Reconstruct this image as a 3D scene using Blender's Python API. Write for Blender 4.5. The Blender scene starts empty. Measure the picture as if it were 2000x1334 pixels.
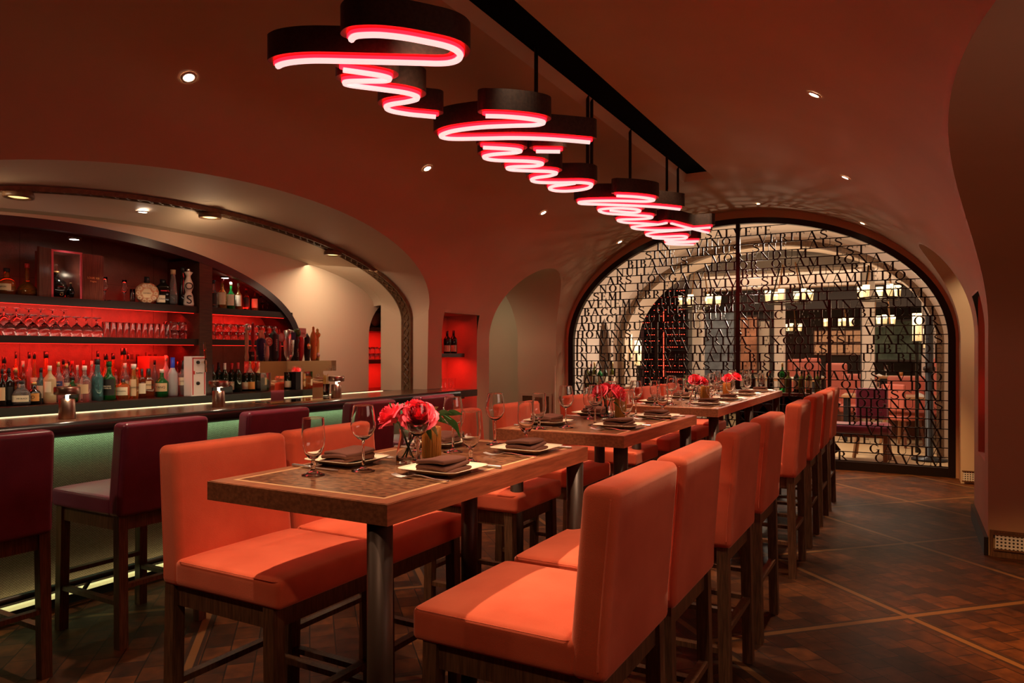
import bpy, bmesh, math, random
from mathutils import Vector, Matrix
C = bpy.context.scene.collection
scn = bpy.context.scene
PI = math.pi
random.seed(7)

# ------------------------------------------------------------------ camera, world, exposure
YAW = math.radians(29.2)
EYE = 1.45
cd = bpy.data.cameras.new('camera'); cam = bpy.data.objects.new('camera', cd); C.objects.link(cam)
cam.location = (0, 0, EYE); cam.rotation_euler = (PI / 2, 0, YAW)
cd.sensor_width = 36; cd.lens = 1396 * 36 / 2000; cd.shift_y = 0.0115; cd.clip_start = 0.05; cd.clip_end = 100
scn.camera = cam
w = bpy.data.worlds.new('world'); scn.world = w; w.use_nodes = True
w.node_tree.nodes['Background'].inputs[0].default_value = (1.0, 0.62, 0.42, 1)
w.node_tree.nodes['Background'].inputs[1].default_value = 0.012
vs = scn.view_settings
vs.view_transform = 'Standard'; vs.look = 'None'; vs.gamma = 1.0; vs.exposure = 0.0; vs.use_curve_mapping = False
try:
    scn.cycles.max_bounces = 10; scn.cycles.transmission_bounces = 8; scn.cycles.transparent_max_bounces = 12
    scn.cycles.sample_clamp_indirect = 4.0; scn.cycles.caustics_refractive = False; scn.cycles.caustics_reflective = False
except Exception: pass

def light(kind, loc, energy, color, target=None, size=0.05, size_y=None, spot=60, blend=0.6, name='lamp_light'):
    d = bpy.data.lights.new(name, kind); d.energy = energy; d.color = color
    if kind == 'AREA':
        d.size = size
        if size_y: d.shape = 'RECTANGLE'; d.size_y = size_y
    else: d.shadow_soft_size = size
    if kind == 'SPOT': d.spot_size = math.radians(spot); d.spot_blend = blend
    o = bpy.data.objects.new(name, d); C.objects.link(o); o.location = loc
    if target is not None:
        v = Vector(target) - Vector(loc)
        o.rotation_euler = v.to_track_quat('-Z', 'Y').to_euler()
    return o

WARM = (1.0, 0.60, 0.32); WARM2 = (1.0, 0.72, 0.48); RED = (1.0, 0.02, 0.012)
CX = -2.02          # centre line of the vault
DOWN = [(-3.52, 2.6, 3.0), (-3.52, 4.85, 3.0), (-3.52, 7.0, 3.0), (-3.52, 9.35, 3.0), (-0.5, 2.35, 3.0), (-0.5, 4.56, 3.0), (-0.5, 6.84, 3.0), (-0.5, 9.35, 3.0)]
for x, y, z in DOWN:      # the recessed ceiling spots
    light('SPOT', (x, y, z - .06), 165 if x > CX else 130, WARM2, (x + (-.75 if x > CX else -.1), y - .1, 0), .03, spot=50 if x > CX else 64, blend=.8, name='ceiling_spot_light')
for y in (1.75, 2.45, 3.45, 4.1, 5.3, 5.95, 6.75, 7.4):   # narrow spots in the ceiling slot, aimed on the tables
    light('SPOT', (-1.885, y - .1, 3.36), 230, (1.0, .72, .48), (-1.50, y + .05, 1.0), .025, spot=44, blend=.75, name='slot_spot_light')
for y in (1.2, 2.6, 4.2, 6.0):   # the same spots wash the pale faces of the left chairs
    light('SPOT', (-1.90, y, 3.36), 90, (1.0, .64, .40), (-2.1, y + .6, .9), .03, spot=50, blend=.8, name='slot_spot_light')
for x in (-3.52, -.5):   # unseen fill spots added at the camera end to light the near faces
    light('SPOT', (x, .1, 2.94), 48, (1.0, .62, .38), (x * .75 - .4, 1.6, .5), .04, spot=84, blend=.8, name='ceiling_spot_light')
# bar niche: the round lamps under the carved rib and the soffit spots
for y, e in ((2.1, 2.4), (3.7, 2.4), (5.0, .7)):
    light('POINT', (-4.75, y, 2.36), e, (1.0, .70, .42), size=.06, name='rib_and_fill_light')
light('SPOT', (-4.95, 3.26, 2.38), 14, WARM2, (-5.1, 3.4, .9), .03, spot=90, name='niche_spot_light')
light('AREA', (-4.75, 5.2, 2.2), 7, (1.0, .74, .48), (-5.2, 5.6, 0.6), .7, name='niche_wash_light')
light('AREA', (-4.135, 3.6, .985), 6.0, (.50, 1.0, .62), (-4.20, 3.6, .70), 5.0, .015, name='counter_lip_light')
light('AREA', (-4.10, 3.6, .12), 1.1, (1.0, .80, .38), (-4.25, 3.6, .2), 5.0, .02, name='counter_foot_light')
light('AREA', (-4.66, 3.7, 1.02), 3.5, (1.0, .8, .45), (-5.2, 3.7, 1.0), 4.8, .02, name='counter_edge_light')
# back bar: red strips under the shelves, small white spots above
for z in (1.775, 1.512):
    light('AREA', (-5.40, 2.35, z), 22, RED, (-5.52, 2.35, z - .22), 3.1, .03, name='shelf_strip_light')
    light('AREA', (-5.40, 4.5, z), 6 if z > 1.6 else .25, RED, (-5.52, 4.5, z - .22), .8, .03, name='shelf_strip_light')
light('AREA', (-5.5, 2.35, 1.86), 1.8, RED, (-5.56, 2.35, 2.1), 3.0, .02, name='shelf_strip_light')
light('AREA', (-5.5, 4.45, 1.86), 1.2, RED, (-5.56, 4.6, 2.2), .6, .02, name='shelf_strip_light')
light('SPOT', (-5.3, 2.9, 2.26), 4, (1, .93, .85), (-5.38, 2.95, 1.8), .02, spot=80, name='display_spot_light')
light('SPOT', (-5.32, 4.35, 2.13), 6, (1, .93, .85), (-5.36, 4.36, 1.8), .02, spot=90, name='display_spot_light')
light('AREA', (-4.9, 2.3, 1.75), 4.0, (1.0, .82, .6), (-5.4, 2.3, 1.15), 3.0, .1, name='bottle_wash_light')
for y in (1.9, 3.3):  # extra spots added to brighten the bottles, apart from the rib lamps
    light('SPOT', (-4.62, y, 2.42), 7, WARM2, (-5.25, y + .1, 1.15), .03, spot=75, blend=.9, name='rib_and_fill_light')
light('SPOT', (-4.6, 4.6, 2.38), 3, WARM2, (-4.27, 4.15, 1.40), .03, spot=60, blend=.9, name='rib_and_fill_light')  # extra spot added to brighten the tap handles
light('POINT', (-5.33, 2.92, 2.05), .45, (1, .85, .7), size=.01, name='case_fill_light')  # bare lamp added inside the case to brighten its interior
# wall niches on the piers
light('AREA', (-4.74, 6.86, 1.40), 3.2, RED, (-4.80, 6.86, .9), .5, .04, name='pier_niche_light')
light('AREA', (-4.74, 6.86, 1.85), 1.1, RED, (-4.80, 6.86, 1.4), .5, .04, name='pier_niche_light')
light('AREA', (-4.74, 6.86, .92), 1.2, RED, (-4.80, 6.86, .5), .5, .04, name='pier_niche_light')
light('AREA', (.76, 6.75, 1.35), .7, RED, (.76, 6.75, .6), .3, .04, name='pier_niche_light')
light('AREA', (-5.4, 6.5, 1.685), 3.0, RED, (-5.5, 6.5, 1.2), .7, .04, name='side_niche_light')
light('AREA', (-5.4, 6.5, 1.325), 3.0, RED, (-5.5, 6.5, .9), .7, .04, name='side_niche_light')
# passage behind the small left arch
light('AREA', (-5.6, 8.6, 2.5), 7, (1.0, .80, .5), (-5.7, 8.7, 0), .6, .8, name='passage_fill_light')
light('POINT', (-4.72, 9.6, .35), 1.0, (1, .85, .45), size=.05, name='passage_fill_light')
# right side passage
light('AREA', (1.45, 2.5, 2.0), 12, (1.0, .64, .50), (-1.0, 2.9, 1.0), 2.6, .5, name='passage_fill_light')  # unseen area fill added to light the backs of the right chairs
light('AREA', (1.35, 4.3, 2.3), 1.2, (1.0, .62, .38), (1.0, 6.1, 1.2), .4, .4, name='passage_fill_light')
light('SPOT', (.75, 8.6, 2.4), 30, (1.0, .64, .32), (.72, 9.45, 1.0), .05, spot=110, name='passage_fill_light')
light('SPOT', (.25, 3.4, 2.35), 430, (1.0, .50, .16), (.75, 4.7, 0), .04, spot=52, blend=.8, name='floor_spot_light')
light('SPOT', (-.3, 8.4, 2.8), 420, (1.0, .52, .18), (-.15, 8.9, 0), .04, spot=52, blend=.8, name='floor_spot_light')
# the second dining room
light('AREA', (-2.0, 10.9, 3.05), 120, (1.0, .80, .62), (-2.0, 10.9, 0), 1.6, 1.0, name='far_room_light')
light('AREA', (-2.0, 12.15, 2.6), 3, (1.0, .72, .40), (-2.0, 12.15, 4), 2.0, .3, name='far_room_light')
light('AREA', (-1.2, 15.5, 3.0), 110, (1.0, .74, .52), (-1.2, 15.5, 0), 5.0, 3.0, name='far_room_light')

light('POINT', (-2.02, 11.0, 2.1), 34, (1.0, .78, .56), size=.05, name='far_room_light')

# ------------------------------------------------------------------ materials
def _m(name):
    m = bpy.data.materials.new(name); m.use_nodes = True
    return m, m.node_tree, m.node_tree.nodes['Principled BSDF']
def mat(name, col, rough=.5, metal=0., spec=.5, emit=None, es=0., trans=0., ior=1.45, sheen=0., sheen_t=None, coat=0., noise=None, bump=None, alpha=1.):
    m, nt, b = _m(name)
    b.inputs['Base Color'].default_value = (*col, 1); b.inputs['Roughness'].default_value = rough
    b.inputs['Metallic'].default_value = metal; b.inputs['Specular IOR Level'].default_value = spec
    b.inputs['Transmission Weight'].default_value = trans; b.inputs['IOR'].default_value = ior
    b.inputs['Coat Weight'].default_value = coat; b.inputs['Sheen Weight'].default_value = sheen
    if sheen_t: b.inputs['Sheen Tint'].default_value = (*sheen_t, 1); b.inputs['Sheen Roughness'].default_value = .45
    if emit: b.inputs['Emission Color'].default_value = (*emit, 1); b.inputs['Emission Strength'].default_value = es
    b.inputs['Alpha'].default_value = alpha
    tc = nt.nodes.new('ShaderNodeTexCoord')
    if noise:
        col2, sc, st = noise
        mp = nt.nodes.new('ShaderNodeMapping'); mp.inputs['Scale'].default_value = st
        nt.links.new(tc.outputs['Object'], mp.inputs[0])
        n = nt.nodes.new('ShaderNodeTexNoise'); n.inputs['Scale'].default_value = sc; n.inputs['Detail'].default_value = 6
        nt.links.new(mp.outputs[0], n.inputs['Vector'])
        r = nt.nodes.new('ShaderNodeValToRGB'); r.color_ramp.elements[0].position = .36; r.color_ramp.elements[1].position = .66
        r.color_ramp.elements[0].color = (*col, 1); r.color_ramp.elements[1].color = (*col2, 1)
        nt.links.new(n.outputs[0], r.inputs[0]); nt.links.new(r.outputs[0], b.inputs['Base Color'])
    if bump:
        sc, st = bump
        n = nt.nodes.new('ShaderNodeTexNoise'); n.inputs['Scale'].default_value = sc; n.inputs['Detail'].default_value = 4
        nt.links.new(tc.outputs['Object'], n.inputs['Vector'])
        bp = nt.nodes.new('ShaderNodeBump'); bp.inputs['Strength'].default_value = st; bp.inputs['Distance'].default_value = .01
        nt.links.new(n.outputs[0], bp.inputs['Height']); nt.links.new(bp.outputs[0], b.inputs['Normal'])
    return m

M = {}
M['plaster'] = mat('plaster', (.42, .25, .145), .75, noise=((.46, .275, .16), 1.2, (1, 1, 1)), bump=(60, .04))
M['plaster2'] = mat('pale_plaster', (.60, .47, .35), .7, noise=((.64, .51, .38), 1.0, (1, 1, 1)))
M['plaster3'] = mat('white_plaster', (.72, .60, .50), .7)
M['velvet'] = mat('orange_velvet', (.58, .088, .036), .85, spec=.15, sheen=.7, sheen_t=(1, .50, .36), noise=((.72, .135, .062), 4, (1, 1, 1)), bump=(420, .12))
M['leather'] = mat('burgundy_leather', (.165, .026, .052), .34, spec=.6, noise=((.215, .038, .070), 6, (1, 1, 1)), bump=(160, .08))
M['leg_wood'] = mat('dark_walnut', (.080, .034, .016), .42, noise=((.16, .072, .033), 9, (14, 14, 1.2)), bump=(60, .05))
M['walnut'] = mat('walnut', (.19, .062, .026), .38, noise=((.31, .105, .045), 7, (12, 1.2, 16)), spec=.5)
M['inlay'] = mat('pale_inlay', (.55, .32, .15), .35)
M['burl'] = mat('burl_veneer', (.055, .022, .012), .24, noise=((.26, .105, .045), 46, (1, 1.6, 1)), spec=.6)
M['post'] = mat('bronze_post', (.050, .027, .017), .42, metal=.4)
M['black_metal'] = mat('blackened_steel', (.022, .014, .011), .40, metal=.5, spec=.5)
M['sign_metal'] = mat('dark_bronze_sheet', (.040, .026, .020), .45, metal=.5, noise=((.060, .038, .028), 60, (1, 1, 1)))
M['dark_wood'] = mat('espresso_wood', (.030, .012, .008), .35, noise=((.055, .022, .012), 8, (14, 1.2, 14)))
M['bar_top'] = mat('bar_top_wood', (.055, .024, .013), .22, noise=((.15, .062, .030), 7, (12, 1.0, 12)), spec=.6)
M['pad'] = mat('black_leather_pad', (.012, .009, .008), .30)
M['backboard'] = mat('leather_tile', (.10, .052, .036), .45, noise=((.13, .068, .046), 14, (1, 1, 1)), bump=(80, .25))
M['glass'] = mat('clear_glass', (1, 1, 1), .025, trans=1.0, ior=1.45)
M['plate'] = mat('cream_china', (.80, .68, .48), .18)
M['napkin'] = mat('brown_linen', (.105, .042, .030), .95, spec=.05, bump=(300, .1))
M['steel'] = mat('polished_steel', (.88, .86, .83), .30, metal=1.)
M['chrome'] = mat('warm_chrome', (.86, .78, .66), .03, metal=1.)
M['lamp_metal'] = mat('brushed_bronze', (.36, .24, .18), .32, metal=1.)
M['lamp_glow'] = mat('lamp_glow', (1, 1, 1), .5, emit=(1, .86, .66), es=5)
M['shelf_wood'] = mat('shelf_black_wood', (.012, .006, .004), .42, spec=.3)
M['down_glow'] = mat('downlight_glow', (1, 1, 1), .5, emit=(1, .80, .55), es=34)
M['cool_glow'] = mat('display_light_glow', (1, 1, 1), .5, emit=(1, .93, .85), es=12)
M['amber_glow'] = mat('rib_lamp_glow', (1, .8, .5), .5, emit=(1, .62, .22), es=1.7)
M['neon'] = mat('neon_core', (1, .9, .9), .5, emit=(1.0, .66, .62), es=1.05)
M['neon_rim'] = mat('neon_rim', (1, .1, .2), .5, emit=(1.0, .0008, .0022), es=32.0)
M['strip_red'] = mat('red_led', (1, 0, 0), .5, emit=(1, .02, .01), es=3)
M['strip_warm'] = mat('warm_led', (1, .9, .6), .5, emit=(1, .80, .42), es=1.4)
M['strip_green'] = mat('green_led', (1, 1, .6), .5, emit=(.70, .70, .30), es=.38)
M['carved'] = mat('carved_bronze', (.09, .045, .022), .45, noise=((.15, .078, .036), 30, (1, 1, 1)))
M['red_niche'] = mat('niche_paint', (.55, .30, .22), .6)
M['petal'] = mat('rose_petal', (.90, .030, .065), .5, sheen=.5, sheen_t=(1, .3, .4), noise=((.98, .09, .13), 20, (1, 1, 1)))
M['leaf'] = mat('leaf_green', (.035, .14, .03), .4, noise=((.06, .20, .04), 30, (1, 1, 1)))
M['leaf2'] = mat('leaf_pale', (.42, .46, .26), .4)
M['candle'] = mat('ribbed_amber_glass', (.34, .105, .02), .22, spec=.6, emit=(1, .30, .03), es=.03)
M['rib_gold'] = mat('gilded_rib', (.80, .36, .07), .3, metal=.5)
M['flame'] = mat('tea_light_flame', (1, .8, .2), .5, emit=(1, .62, .08), es=3)
M['salmon'] = mat('salmon_leather', (.55, .13, .085), .45)
M['mahog'] = mat('mahogany', (.15, .045, .022), .4)
M['tan_wood'] = mat('oak_top', (.42, .20, .085), .4)
M['dark'] = mat('dark_panel', (.035, .022, .017), .6)
M['greyceil'] = mat('grey_ceiling_boards', (.10, .085, .075), .6, noise=((.14, .12, .10), 3, (1, 12, 1)))
M['red_dot'] = mat('rack_led', (1, .2, .1), .5, emit=(1, .06, .03), es=2.2)
M['shade_glow'] = mat('frosted_lamp_glass', (1, .9, .7), .5, emit=(1, .70, .38), es=2.2)
M['shade_soft'] = mat('frosted_lamp_lower_glass', (1, .9, .7), .5, emit=(1, .62, .22), es=.75)
M['brickglow'] = mat('backlit_window', (.5, .25, .12), .5, emit=(.62, .25, .10), es=.55, noise=((.2, .08, .04), 9, (1, 1, 1)))
M['white'] = mat('white_paper', (.78, .74, .66), .6)
M['whitered'] = mat('white_box', (.80, .72, .68), .35)
M['ink'] = mat('black_ink', (.01, .01, .01), .5)
M['redink'] = mat('red_ink', (.55, .02, .02), .5)
M['gold'] = mat('gold_ink', (.75, .48, .18), .3, metal=.8)
M['cork'] = mat('cork', (.50, .32, .18), .7)
def glassc(name, col, rough=.02, trans=.9):
    return mat(name, col, rough, trans=trans, ior=1.4)
M['g_clear'] = glassc('bottle_glass_clear', (.93, .93, .90))
M['g_frost'] = glassc('bottle_glass_frosted', (.80, .80, .84), .35, .6)
M['g_green'] = glassc('bottle_glass_green', (.02, .30, .06), .03, .75)
M['g_dark'] = mat('bottle_glass_dark', (.010, .008, .006), .08, spec=.7)
M['g_wine'] = mat('bottle_glass_wine', (.012, .016, .007), .08, spec=.7)
M['g_olive'] = mat('bottle_glass_olive', (.10, .11, .012), .08, spec=.7)
M['g_teal'] = glassc('bottle_glass_teal', (.10, .36, .38), .05, .7)
M['g_amber'] = glassc('bottle_glass_amber', (.75, .25, .05), .04, .8)
M['g_gold'] = glassc('bottle_glass_gold', (.95, .55, .12), .04, .85)
M['g_yellow'] = glassc('bottle_glass_straw', (.95, .82, .45), .1, .6)
M['g_brown'] = glassc('bottle_glass_brown', (.25, .05, .015), .04, .6)
M['lid_black'] = mat('slot_black', (.004, .004, .004), .9, spec=.02)
M['cap_black'] = mat('cap_black', (.012, .012, .014), .35)
M['cap_gold'] = mat('cap_gold', (.62, .40, .15), .3, metal=.8)
M['cap_blue'] = mat('cap_blue', (.02, .06, .55), .35)
M['cap_white'] = mat('cap_white', (.75, .70, .62), .4)
M['cap_red'] = mat('cap_red', (.50, .03, .03), .4)
M['lab_tan'] = mat('label_tan', (.66, .47, .27), .6)
M['lab_cream'] = mat('label_cream', (.80, .70, .50), .6)
M['lab_black'] = mat('label_black', (.015, .012, .010), .5)
M['lab_orange'] = mat('label_orange', (.70, .30, .07), .6)
M['lab_navy'] = mat('label_navy', (.02, .03, .12), .6)
M['ceramic'] = mat('ceramic_white', (.70, .58, .50), .25)
M['pattern'] = mat('patterned_ceramic', (.62, .40, .22), .3, noise=((.42, .12, .05), 60, (1, 1, 1)))
M['rosewood'] = mat('rosewood_case', (.085, .022, .016), .22, noise=((.14, .04, .025), 8, (1, 16, 1)))
M['straw'] = mat('dry_straw', (.70, .50, .12), .6)

def floor_mat():
    m, nt, b = _m('end_grain_floor'); N = nt.nodes; L = nt.links
    tc = N.new('ShaderNodeTexCoord'); mp = N.new('ShaderNodeMapping'); mp.inputs['Rotation'].default_value = (0, 0, PI / 4)
    L.new(tc.outputs['Object'], mp.inputs[0])
    br = N.new('ShaderNodeTexBrick'); br.inputs['Scale'].default_value = 1.0
    br.inputs['Brick Width'].default_value = .1547; br.inputs['Row Height'].default_value = .1237
    br.inputs['Mortar Size'].default_value = .0035; br.inputs['Mortar Smooth'].default_value = .3; br.inputs['Bias'].default_value = -.1
    br.inputs['Color1'].default_value = (.040, .012, .0035, 1); br.inputs['Color2'].default_value = (.125, .040, .010, 1); br.inputs['Mortar'].default_value = (.012, .006, .004, 1)
    L.new(mp.outputs[0], br.inputs['Vector'])
    n = N.new('ShaderNodeTexNoise'); n.inputs['Scale'].default_value = 14; n.inputs['Detail'].default_value = 8; L.new(mp.outputs[0], n.inputs['Vector'])
    r = N.new('ShaderNodeValToRGB'); r.color_ramp.elements[0].position = .35; r.color_ramp.elements[0].color = (.45, .40, .36, 1)
    r.color_ramp.elements[1].position = .7; r.color_ramp.elements[1].color = (1.25, 1.15, 1.0, 1); L.new(n.outputs[0], r.inputs[0])
    mx = N.new('ShaderNodeMixRGB'); mx.blend_type = 'MULTIPLY'; mx.inputs[0].default_value = 1; L.new(br.outputs[0], mx.inputs[1]); L.new(r.outputs[0], mx.inputs[2])
    sp = N.new('ShaderNodeSeparateXYZ'); L.new(mp.outputs[0], sp.inputs[0])
    def math_(op, a, bb):
        q = N.new('ShaderNodeMath'); q.operation = op
        for i, v in enumerate((a, bb)):
            if v is None: continue
            if isinstance(v, (int, float)): q.inputs[i].default_value = v
            else: L.new(v, q.inputs[i])
        return q.outputs[0]
    # rotated coordinates: X' = (x-y)/sqrt2, Y' = (x+y)/sqrt2
    du = math_('PINGPONG', math_('ADD', sp.outputs[0], 3.195 + 1.237 * 8), .6185)
    dv = math_('PINGPONG', math_('ADD', sp.outputs[1], -3.17 + 1.237 * 8), .6185)
    dm = math_('MINIMUM', du, dv)
    dark = math_('LESS_THAN', dm, .038); lite = math_('LESS_THAN', dm, .019)
    m1 = N.new('ShaderNodeMixRGB'); L.new(dark, m1.inputs[0]); L.new(mx.outputs[0], m1.inputs[1]); m1.inputs[2].default_value = (.030, .013, .007, 1)
    m2 = N.new('ShaderNodeMixRGB'); L.new(lite, m2.inputs[0]); L.new(m1.outputs[0], m2.inputs[1]); m2.inputs[2].default_value = (.155, .066, .020, 1)
    L.new(m2.outputs[0], b.inputs['Base Color'])
    b.inputs['Roughness'].default_value = .46; b.inputs['Specular IOR Level'].default_value = .28
    bp = N.new('ShaderNodeBump'); bp.inputs['Strength'].default_value = .25; bp.inputs['Distance'].default_value = .004
    L.new(br.outputs['Fac'], bp.inputs['Height']); bp.invert = True; L.new(bp.outputs[0], b.inputs['Normal'])
    return m
M['floor'] = floor_mat()
def weave_mat():
    m, nt, b = _m('woven_metal_panel'); N = nt.nodes; L = nt.links
    tc = N.new('ShaderNodeTexCoord'); br = N.new('ShaderNodeTexBrick'); mp = N.new('ShaderNodeMapping'); mp.inputs['Rotation'].default_value = (PI / 2, 0, PI / 2)
    sw = N.new('ShaderNodeSeparateXYZ'); cb = N.new('ShaderNodeCombineXYZ')
    L.new(tc.outputs['Object'], sw.inputs[0]); L.new(sw.outputs[1], cb.inputs[0]); L.new(sw.outputs[2], cb.inputs[1]); L.new(cb.outputs[0], br.inputs['Vector'])
    br.inputs['Scale'].default_value = 1; br.inputs['Brick Width'].default_value = .014; br.inputs['Row Height'].default_value = .007; br.inputs['Mortar Size'].default_value = .0010
    br.inputs['Color1'].default_value = (.36, .30, .19, 1); br.inputs['Color2'].default_value = (.30, .24, .15, 1); br.inputs['Mortar'].default_value = (.05, .035, .02, 1)
    L.new(br.outputs[0], b.inputs['Base Color']); b.inputs['Metallic'].default_value = .35; b.inputs['Roughness'].default_value = .45
    return m
M['weave'] = weave_mat()
def vent_mat():
    m, nt, b = _m('pierced_metal'); N = nt.nodes; L = nt.links
    tc = N.new('ShaderNodeTexCoord'); v = N.new('ShaderNodeTexVoronoi'); v.inputs['Scale'].default_value = 42; v.inputs['Randomness'].default_value = 0
    L.new(tc.outputs['Object'], v.inputs['Vector'])
    r = N.new('ShaderNodeValToRGB'); r.color_ramp.interpolation = 'CONSTANT'; r.color_ramp.elements[0].color = (.02, .02, .02, 1); r.color_ramp.elements[1].position = .33; r.color_ramp.elements[1].color = (.75, .75, .72, 1)
    L.new(v.outputs['Distance'], r.inputs[0]); L.new(r.outputs[0], b.inputs['Base Color']); b.inputs['Roughness'].default_value = .4
    return m
M['vent'] = vent_mat()

# ------------------------------------------------------------------ mesh helpers
class MB:
    def __init__(s): s.b = bmesh.new(); s.turned = 0; s.other = 0
    def quad(s, pts):
        try: return s.b.faces.new([s.b.verts.new(p) for p in pts])
        except Exception: pass
    def box(s, x0, x1, y0, y1, z0, z1, mtx=None):
        v = [Vector((x, y, z)) for z in (z0, z1) for y in (y0, y1) for x in (x0, x1)]
        if mtx: v = [mtx @ p for p in v]
        v = [s.b.verts.new(p) for p in v]
        for f in ((0, 2, 3, 1), (4, 5, 7, 6), (0, 1, 5, 4), (2, 6, 7, 3), (0, 4, 6, 2), (1, 3, 7, 5)): s.b.faces.new([v[i] for i in f])
        return s
    def bar(s, a, b_, w, h=None, up=(0, 0, 1)):
        a, b_ = Vector(a), Vector(b_); h = h or w; d = (b_ - a)
        z = d.normalized(); x = z.cross(Vector(up))
        if x.length < 1e-4: x = Vector((1, 0, 0))
        x.normalize(); y = z.cross(x)
        v = []
        for p in (a, b_):
            for sx, sy in ((-1, -1), (1, -1), (1, 1), (-1, 1)): v.append(s.b.verts.new(p + x * sx * w / 2 + y * sy * h / 2))
        s.b.faces.new(v[:4][::-1]); s.b.faces.new(v[4:])
        for i in range(4): s.b.faces.new((v[i], v[(i + 1) % 4], v[4 + (i + 1) % 4], v[4 + i]))
        return s
    def lathe(s, prof, n=20, c=(0, 0, 0), sq=0, sy=1.0, caps=True):
        s.turned = 1
        rings = []
        for r, z in prof:
            if r < 1e-5: rings.append([s.b.verts.new((c[0], c[1], c[2] + z))]); continue
            ring = []
            for k in range(n):
                a = 2 * PI * (k + .5) / n; ca, sa = math.cos(a), math.sin(a)
                if sq:
                    q = (abs(ca) ** sq + abs(sa) ** sq) ** (-1 / sq); ca *= q; sa *= q
                ring.append(s.b.verts.new((c[0] + r * ca, c[1] + r * sa * sy, c[2] + z)))
            rings.append(ring)
        for A, B in zip(rings, rings[1:]):
            if len(A) == 1 and len(B) == 1: continue
            for k in range(n):
                k2 = (k + 1) % n
                if len(A) == 1: s.b.faces.new((A[0], B[k2], B[k]))
                elif len(B) == 1: s.b.faces.new((A[k], A[k2], B[0]))
                else: s.b.faces.new((A[k], A[k2], B[k2], B[k]))
        if caps:
            if len(rings[0]) > 1: s.b.faces.new(rings[0][::-1])
            if len(rings[-1]) > 1: s.b.faces.new(rings[-1])
        return s
    def tube(s, pts, r, n=8, closed=False, rs=None):
        s.other = 1
        pts = [Vector(p) for p in pts]; rings = []
        N = len(pts)
        for i, p in enumerate(pts):
            t = (pts[min(i + 1, N - 1)] - pts[max(i - 1, 0)])
            if closed: t = pts[(i + 1) % N] - pts[i - 1]
            if t.length < 1e-7: t = Vector((0, 0, 1))
            t.normalize()
            x = t.cross(Vector((0, 0, 1)))
            if x.length < 1e-3: x = t.cross(Vector((0, 1, 0)))
            x.normalize(); y = t.cross(x); rr = rs[i] if rs else r
            rings.append([s.b.verts.new(p + (x * math.cos(2 * PI * k / n) + y * math.sin(2 * PI * k / n)) * rr) for k in range(n)])
        prs = list(zip(rings, rings[1:])) + ([(rings[-1], rings[0])] if closed else [])
        for A, B in prs:
            for k in range(n): s.b.faces.new((A[k], A[(k + 1) % n], B[(k + 1) % n], B[k]))
        if not closed: s.b.faces.new(rings[0][::-1]); s.b.faces.new(rings[-1])
        return s
    def grid(s, rows, closed=False):
        R_ = [[s.b.verts.new(p) for p in row] for row in rows]
        for A, B in zip(R_, R_[1:]):
            for k in range(len(A) - (0 if closed else 1)):
                k2 = (k + 1) % len(A)
                try: s.b.faces.new((A[k], A[k2], B[k2], B[k]))
                except Exception: pass
        return R_
    def prism(s, poly, axis, a0, a1):
        """poly: 2-D list; axis 0: poly=(y,z) along x, 1: (x,z) along y, 2: (x,y) along z"""
        def P(u, v, a): return (a, u, v) if axis == 0 else (u, a, v) if axis == 1 else (u, v, a)
        A = [s.b.verts.new(P(u, v, a0)) for u, v in poly]; B = [s.b.verts.new(P(u, v, a1)) for u, v in poly]
        n = len(poly)
        try: s.b.faces.new(A[::-1]); s.b.faces.new(B)
        except Exception: pass
        for k in range(n): s.b.faces.new((A[k], A[(k + 1) % n], B[(k + 1) % n], B[k]))
        return s
    def cushion(s, c, h, r, crown=0, deform=None, seg=3, flat=5):
        ax = []
        for i in range(3):
            rr = min(r, h[i] * .98); l = [-h[i] + rr * (1 - math.cos(PI / 2 * k / seg)) if 0 else -h[i] + rr * k / seg for k in range(seg)]
            inner = [-(h[i] - rr) + 2 * (h[i] - rr) * k / flat for k in range(flat + 1)]
            ax.append((l + inner + [-v for v in l[::-1]], rr))
        verts = {}
        def V(i, j, k):
            key = (i, j, k)
            if key in verts: return verts[key]
            q = Vector((ax[0][0][i], ax[1][0][j], ax[2][0][k])); inn = Vector([max(-(h[a] - ax[a][1]), min(h[a] - ax[a][1], q[a])) for a in range(3)])
            d = q - inn; rmin = min(ax[a][1] for a in range(3))
            if d.length > 1e-9:
                # scale so that each axis rounds with its own radius
                e = Vector([d[a] / ax[a][1] for a in range(3)]); m_ = max(abs(t) for t in e)
                e = e.normalized() * m_; d = Vector([e[a] * ax[a][1] for a in range(3)])
            p = inn + d
            u, v = p.x / h[0], p.y / h[1]
            if crown and p.z > 0: p.z += crown * (1 - u ** 4) * (1 - v ** 4)
            if deform: p = deform(p)
            verts[key] = s.b.verts.new(p + Vector(c)); return verts[key]
        n = [len(a[0]) for a in ax]
        for fix, (a, b2) in ((0, (1, 2)), (1, (0, 2)), (2, (0, 1))):
            for side in (0, n[fix] - 1):
                for i in range(n[a] - 1):
                    for j in range(n[b2] - 1):
                        def K(x, y):
                            t = [0, 0, 0]; t[fix] = side; t[a] = x; t[b2] = y; return V(*t)
                        try: s.b.faces.new((K(i, j), K(i + 1, j), K(i + 1, j + 1), K(i, j + 1)))
                        except Exception: pass
        return s
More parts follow.
